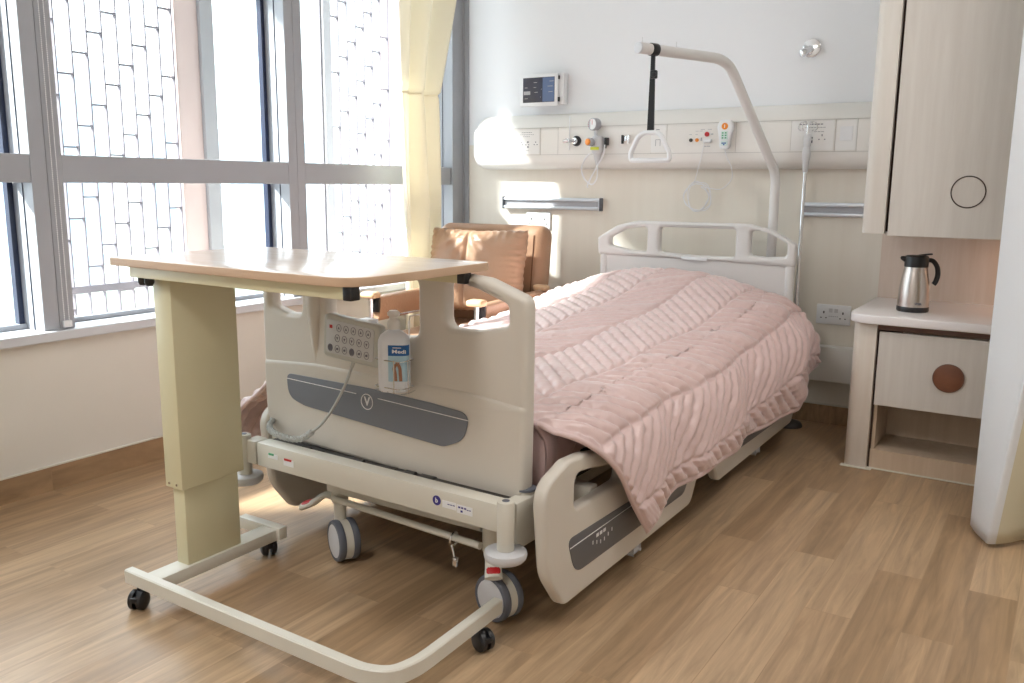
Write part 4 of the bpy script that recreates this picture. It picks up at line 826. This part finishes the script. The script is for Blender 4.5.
tag(obj('leather_cushion', b, M['leather'], angle=3), 'plump creased tan leather cushion leaning on the armchair back', 'cushion')

# ------------------------------------------------------------------ curtains
def curtain(path_fn, z0, z1, nz, nu):
    b = mb(); g = [[b.verts.new(path_fn(i/(nu-1), z0+(z1-z0)*k/(nz-1))) for i in range(nu)] for k in range(nz)]
    for k in range(nz-1):
        for i in range(nu-1): b.faces.new((g[k][i], g[k][i+1], g[k+1][i+1], g[k+1][i]))
    return b
def leftc(u, z):
    # gathered at z = 1.53, spreads above it
    if z >= 1.53: k = (z-1.53)/.5; ya, yb = -.655-.03*k*.3, -.385+.135*k
    else: ya, yb = -.655, -.395+.02*math.sin((1.53-z)*2)
    y = ya+(yb-ya)*u; amp = .042+.02*min(abs(z-1.53), .5); x = .155+amp*math.sin(u*PI*4.2+.5)+.012*math.sin(u*23+z*2)
    if abs(z-1.53) < .012: x = .155+(x-.155)*.8
    return (x, y, z)
_lc = leftc
def leftc(u, z):
    x, y, z = _lc(u, z); return (x-.02, y-.06, z)
t = thing('window_curtain', 'cream yellow curtain gathered at the window corner behind the armchair', 'curtain', (.155, -.52, .3))
obj('curtain_cloth', curtain(leftc, .30, 2.5, 130, 90), M['curt'], t, solid=.0015)
b = mb(); tube(b, [Vector(leftc(i/60, 1.527))+Vector((.002, 0, 0)) for i in range(61)], .004, 6, sx=1.4, sy=.5); obj('stitched_band', b, M['curt'], t)
b = mb(); tube(b, [(.155, -4.6, 2.52), (.155, -.03, 2.52)], .012, 8); obj('curtain_track', b, M['whitepl'], t)
def rightc(u, z):
    k = max(0, (z-.02)); wx = .055+.09*k                       # near fold widens upwards
    P_ = [(2.788, -1.055), (2.782+wx*.45, -1.115), (2.782+wx, -1.180), (2.80+wx, -1.20), (2.845+wx, -1.16), (2.90+wx, -1.09), (2.96+wx*.9, -1.11), (3.05+wx*.7, -1.20), (3.16+wx*.5, -1.12), (3.27, -1.17), (3.38, -1.10)]
    f = u*(len(P_)-1); i = min(int(f), len(P_)-2); s = f-i; a, b_, c, d = P_[max(i-1, 0)], P_[i], P_[i+1], P_[min(i+2, len(P_)-1)]
    cr = lambda q: .5*((2*b_[q])+(c[q]-a[q])*s+(2*a[q]-5*b_[q]+4*c[q]-d[q])*s*s+(3*b_[q]-a[q]-3*c[q]+d[q])*s**3)
    return (cr(0), cr(1), z)
t = thing('privacy_curtain', 'long white privacy curtain hanging at the right edge in front of the cabinets', 'curtain', (3.0, -1.13, .02))
rc = obj('curtain_cloth', curtain(rightc, .015, 2.6, 60, 110), [M['curtr'], M['curtlin']], t, solid=.0015)
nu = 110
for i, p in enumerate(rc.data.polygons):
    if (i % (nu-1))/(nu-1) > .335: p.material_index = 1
b = mb(); tube(b, [(2.6, -1.13, 2.63), (4.28, -1.13, 2.63)], .014, 8); obj('curtain_track', b, M['whitepl'], t)

# ------------------------------------------------------------------ cabinets
def pillar(bm, x0, x1, yf, yb, z0, z1, r):                   # upright panel with a rounded front left corner
    t = plate([(x0, yf, r), (x1, yf, .001), (x1, yb, .001), (x0, yb, .001)], [], z1-z0, .001, r, 'XY', (z0+z1)/2, 1); return merge(bm, t)
XC = 3.25; YC = -.605
bc = thing('bedside_cabinet', 'pale wood bedside cabinet with round walnut drawer pull and open shelf', 'cabinet', (2.8, -.3, 0))
b = mb(); pillar(b, 2.292, 2.380, YC+.005, -.002, .0, .575, .085); obj('rounded_side', b, M['laminpil'], bc)
b = mb(); box(b, 2.388, XC, YC+.025, -.002, .0, .078); obj('plinth', b, M['laminshade'], bc, smooth=False)
b = mb(); box(b, 2.388, XC, -.32, -.30, .078, .28); obj('back_board', b, M['laminshade'], bc, smooth=False)
b = mb(); box(b, 2.380, 2.388, YC+.03, -.002, .0, .565); box(b, 2.388, XC, YC+.03, -.01, .262, .27); obj('carcass', b, M['darkgap'], bc, smooth=False)
b = mb(); box(b, 2.388, 2.400, YC+.035, -.30, .079, .26); obj('niche_side', b, M['laminshade'], bc, smooth=False)
b = mb(); box(b, 2.285, 2.400, YC-.006, YC+.02, -.0, .004, .001); box(b, 2.36, XC, YC+.018, YC+.026, 0, .005, .001); obj('floor_bead', b, M['creammetal'], bc)
dr = mb(); box(dr, 2.391, 3.05, YC, YC+.02, .262, .548, .0015); dw = obj('drawer', dr, M['lamin'], bc, smooth=False)
b = mb(); cyl(b, (2.640, YC+.001, .398), (2.640, YC-.004, .398), .053, seg=48, bev=.001); pu = obj('round_pull', b, M['brown'], dw)
b = mb(); ring = [(2.640+.052*math.cos(2*PI*k/48), YC-.0035, .398+.052*math.sin(2*PI*k/48)) for k in range(48)]; tube(b, ring, .0018, 6, True); obj('pull_rim', b, M['stripbrown'], pu)
b = mb(); box(b, 2.30, XC, YC+.02, -.002, .552, .578); obj('recess_strip', b, M['stripbrown'], bc, smooth=False)
b = plate([(2.270, -.635, .11), (XC, -.635, .002), (XC, -.002, .001), (2.270, -.002, .001)], [], .033, .004, .1, 'XY', .5945, 3)
tag(obj('worktop', b, M['solid']), 'white solid worktop with a rounded corner on the bedside cabinet', 'worktop')
b = mb(); box(b, 2.272, XC, -.022, -.001, .611, .912); tag(obj('splashback_panel', b, M['laminback'], smooth=False), 'pinkish wood back panel between the worktop and the wall cabinet', 'panel')
uc = thing('wall_cabinet', 'tall pale wood wall cabinet with a thin brown ring pull', 'wall cabinet', (2.8, -.3, .915))
b = mb(); pillar(b, 2.292, 2.376, YC-.002, -.002, .918, 2.45, .08); obj('rounded_side', b, M['lamin_edge'], uc)
b = mb(); box(b, 2.376, XC, YC+.03, -.002, .925, 2.45); obj('carcass', b, M['darkgap'], uc, smooth=False)
b = mb(); box(b, 2.376, XC, YC+.022, -.024, .912, .924); obj('underside', b, M['lamin'], uc, smooth=False)
b = mb(); box(b, 2.388, 3.10, YC, YC+.02, .911, 2.45, .0015); dd = obj('cabinet_door', b, M['lamin'], uc, smooth=False)
b = mb(); ring = [(2.644+.055*math.cos(2*PI*k/64), YC-.0005, 1.075+.055*math.sin(2*PI*k/64)) for k in range(64)]; tube(b, ring, .0022, 8, True); obj('ring_pull', b, M['darkgap'], dd)
b = mb(); box(b, 2.80, XC-.02, -.22, -.18, .905, .912, .002); lt = tag(obj('led_strip', b, M['ledglow'], smooth=False), 'warm strip light under the wall cabinet above the worktop', 'strip light')
# vacuum flask
fx, fy = 2.470, -.405
fl = thing('vacuum_flask', 'brushed steel vacuum flask with black lid and handle on the white worktop', 'flask', (fx, fy, .611))
b = mb(); lathe(b, [(0, .627), (.0575, .627), (.0575, .635), (.0570, .66), (.0545, .70), (.0505, .735), (.045, .765), (.0415, .783), (.0410, .79), (0, .79)], (fx, fy, 0), seg=48); obj('steel_body', b, M['brushed'], fl, angle=1.2)
b = mb(); lathe(b, [(0, .611), (.0565, .611), (.0588, .615), (.0588, .629), (.0570, .632), (0, .632)], (fx, fy, 0), seg=48); obj('base_ring', b, M['black'], fl)
b = mb(); lathe(b, [(0, .785), (.0435, .785), (.0435, .820), (.0415, .826), (.036, .829), (0, .831)], (fx, fy, 0), seg=48)
tube(b, [(fx-.036, fy-.012, .812), (fx-.050, fy-.017, .818), (fx-.056, fy-.018, .821)], [.012, .008, .004], 12); tube(b, [(fx+.004, fy, .829), (fx+.035, fy+.012, .834), (fx+.050, fy+.018, .835)], .010, 12, sx=.35, up=(0, 0, 1)); obj('lid', b, M['black'], fl)
b = mb(); tube(b, catmull([(fx+.036, fy+.012, .812), (fx+.055, fy+.018, .809), (fx+.071, fy+.023, .787), (fx+.076, fy+.024, .757), (fx+.071, fy+.023, .730), (fx+.064, fy+.021, .718)], 8), .0085, 14, sx=.8, sy=1.2); obj('handle', b, M['black'], fl)
b = text('VIVA', .0125, Matrix.Translation((fx+.026, fy-.053, .645)) @ Matrix.Rotation(math.radians(24), 4, 'Z') @ FRONT, .0004, True); obj('brand_mark', b, M['ink'], fl, smooth=False)

# ------------------------------------------------------------------ lights, sky, camera
def area(name, loc, size, power, col, rot=(0, 0, 0), sy=None, parent=None):
    l = bpy.data.lights.new(name, 'AREA'); l.energy = power; l.color = col; l.shape = 'RECTANGLE'; l.size = size; l.size_y = sy or size
    o = bpy.data.objects.new(name, l); C.objects.link(o); o.location = loc; o.rotation_euler = rot; return o
for i, (x, y) in enumerate(((3.2, -1.9), (1.6, -4.6))):
    t = thing('ceiling_panel_light', ['flat ceiling light panel over the cabinet side of the room', 'unseen ceiling light panel added behind the camera as fill'][i], 'ceiling light', (x, y, ZC-.04))
    b = mb(); box(b, x-.31, x+.31, y-.31, y+.31, ZC-.03, ZC, .004); obj('light_housing', b, M['whitepl'], t)
    b = mb(); box(b, x-.29, x+.29, y-.29, y+.29, ZC-.034, ZC-.029); obj('diffuser', b, M['lampglow'], t, smooth=False)
    a = area('ceiling_lamp', (0, 0, 0), .56, (13, 24)[i], (1, .97, .94)); a.parent = t; a.location = (0, 0, -.004)  # the second lamp is an added fill behind the camera
a = area('cabinet_lamp', (2.98, -.20, .903), .5, .30, (1, .60, .38), sy=.03)
sun = bpy.data.lights.new('sun', 'SUN'); sun.energy = 14; sun.color = (1, .97, .92); sun.angle = math.radians(2.2)
so = bpy.data.objects.new('sun', sun); C.objects.link(so); so.rotation_euler = Vector((.609, .548, -.574)).to_track_quat('-Z', 'Y').to_euler()
w = bpy.data.worlds.new('sky'); bpy.context.scene.world = w; w.use_nodes = True; nt = w.node_tree; bg = nt.nodes['Background']
tc = nt.nodes.new('ShaderNodeTexCoord'); sp = nt.nodes.new('ShaderNodeSeparateXYZ'); cr = nt.nodes.new('ShaderNodeValToRGB'); mr = nt.nodes.new('ShaderNodeMapRange')
mr.inputs[1].default_value = -1; nt.links.new(tc.outputs['Generated'], sp.inputs[0]); nt.links.new(sp.outputs['Z'], mr.inputs[0]); nt.links.new(mr.outputs[0], cr.inputs[0])
e = cr.color_ramp.elements; e[0].position = .40; e[0].color = (.30, .30, .29, 1); e[1].position = 1; e[1].color = (.76, .89, 1.05, 1); k = e.new(.5); k.color = (.36, .38, .39, 1); k = e.new(.68); k.color = (.48, .51, .53, 1); k = e.new(.78); k.color = (1, 1.03, 1.06, 1)
nt.links.new(cr.outputs[0], bg.inputs[0]); bg.inputs[1].default_value = 6.6

cam = bpy.data.cameras.new('camera'); co = bpy.data.objects.new('camera', cam); C.objects.link(co); bpy.context.scene.camera = co
yaw, pit, rol, foc = -0.56773, 0.17932, 0.00873, 873.636
f = Vector((math.sin(yaw)*math.cos(pit), math.cos(yaw)*math.cos(pit), -math.sin(pit))); rt = Vector((math.cos(yaw), -math.sin(yaw), 0)); up = rt.cross(f)
r2 = rt*math.cos(rol)+up*math.sin(rol); u2 = -rt*math.sin(rol)+up*math.cos(rol)
mt = Matrix((r2, u2, -f)).transposed().to_4x4(); mt.translation = Vector((2.97491, -4.12293, 1.09222)); co.matrix_world = mt
cam.sensor_fit = 'HORIZONTAL'; cam.sensor_width = 36; cam.lens = foc/1024*36; cam.clip_start = .05; cam.clip_end = 500
cam.dof.use_dof = False
vs = bpy.context.scene.view_settings; vs.view_transform = 'Standard'; vs.look = 'None'; vs.gamma = 1; vs.use_curve_mapping = False; vs.exposure = 0.32
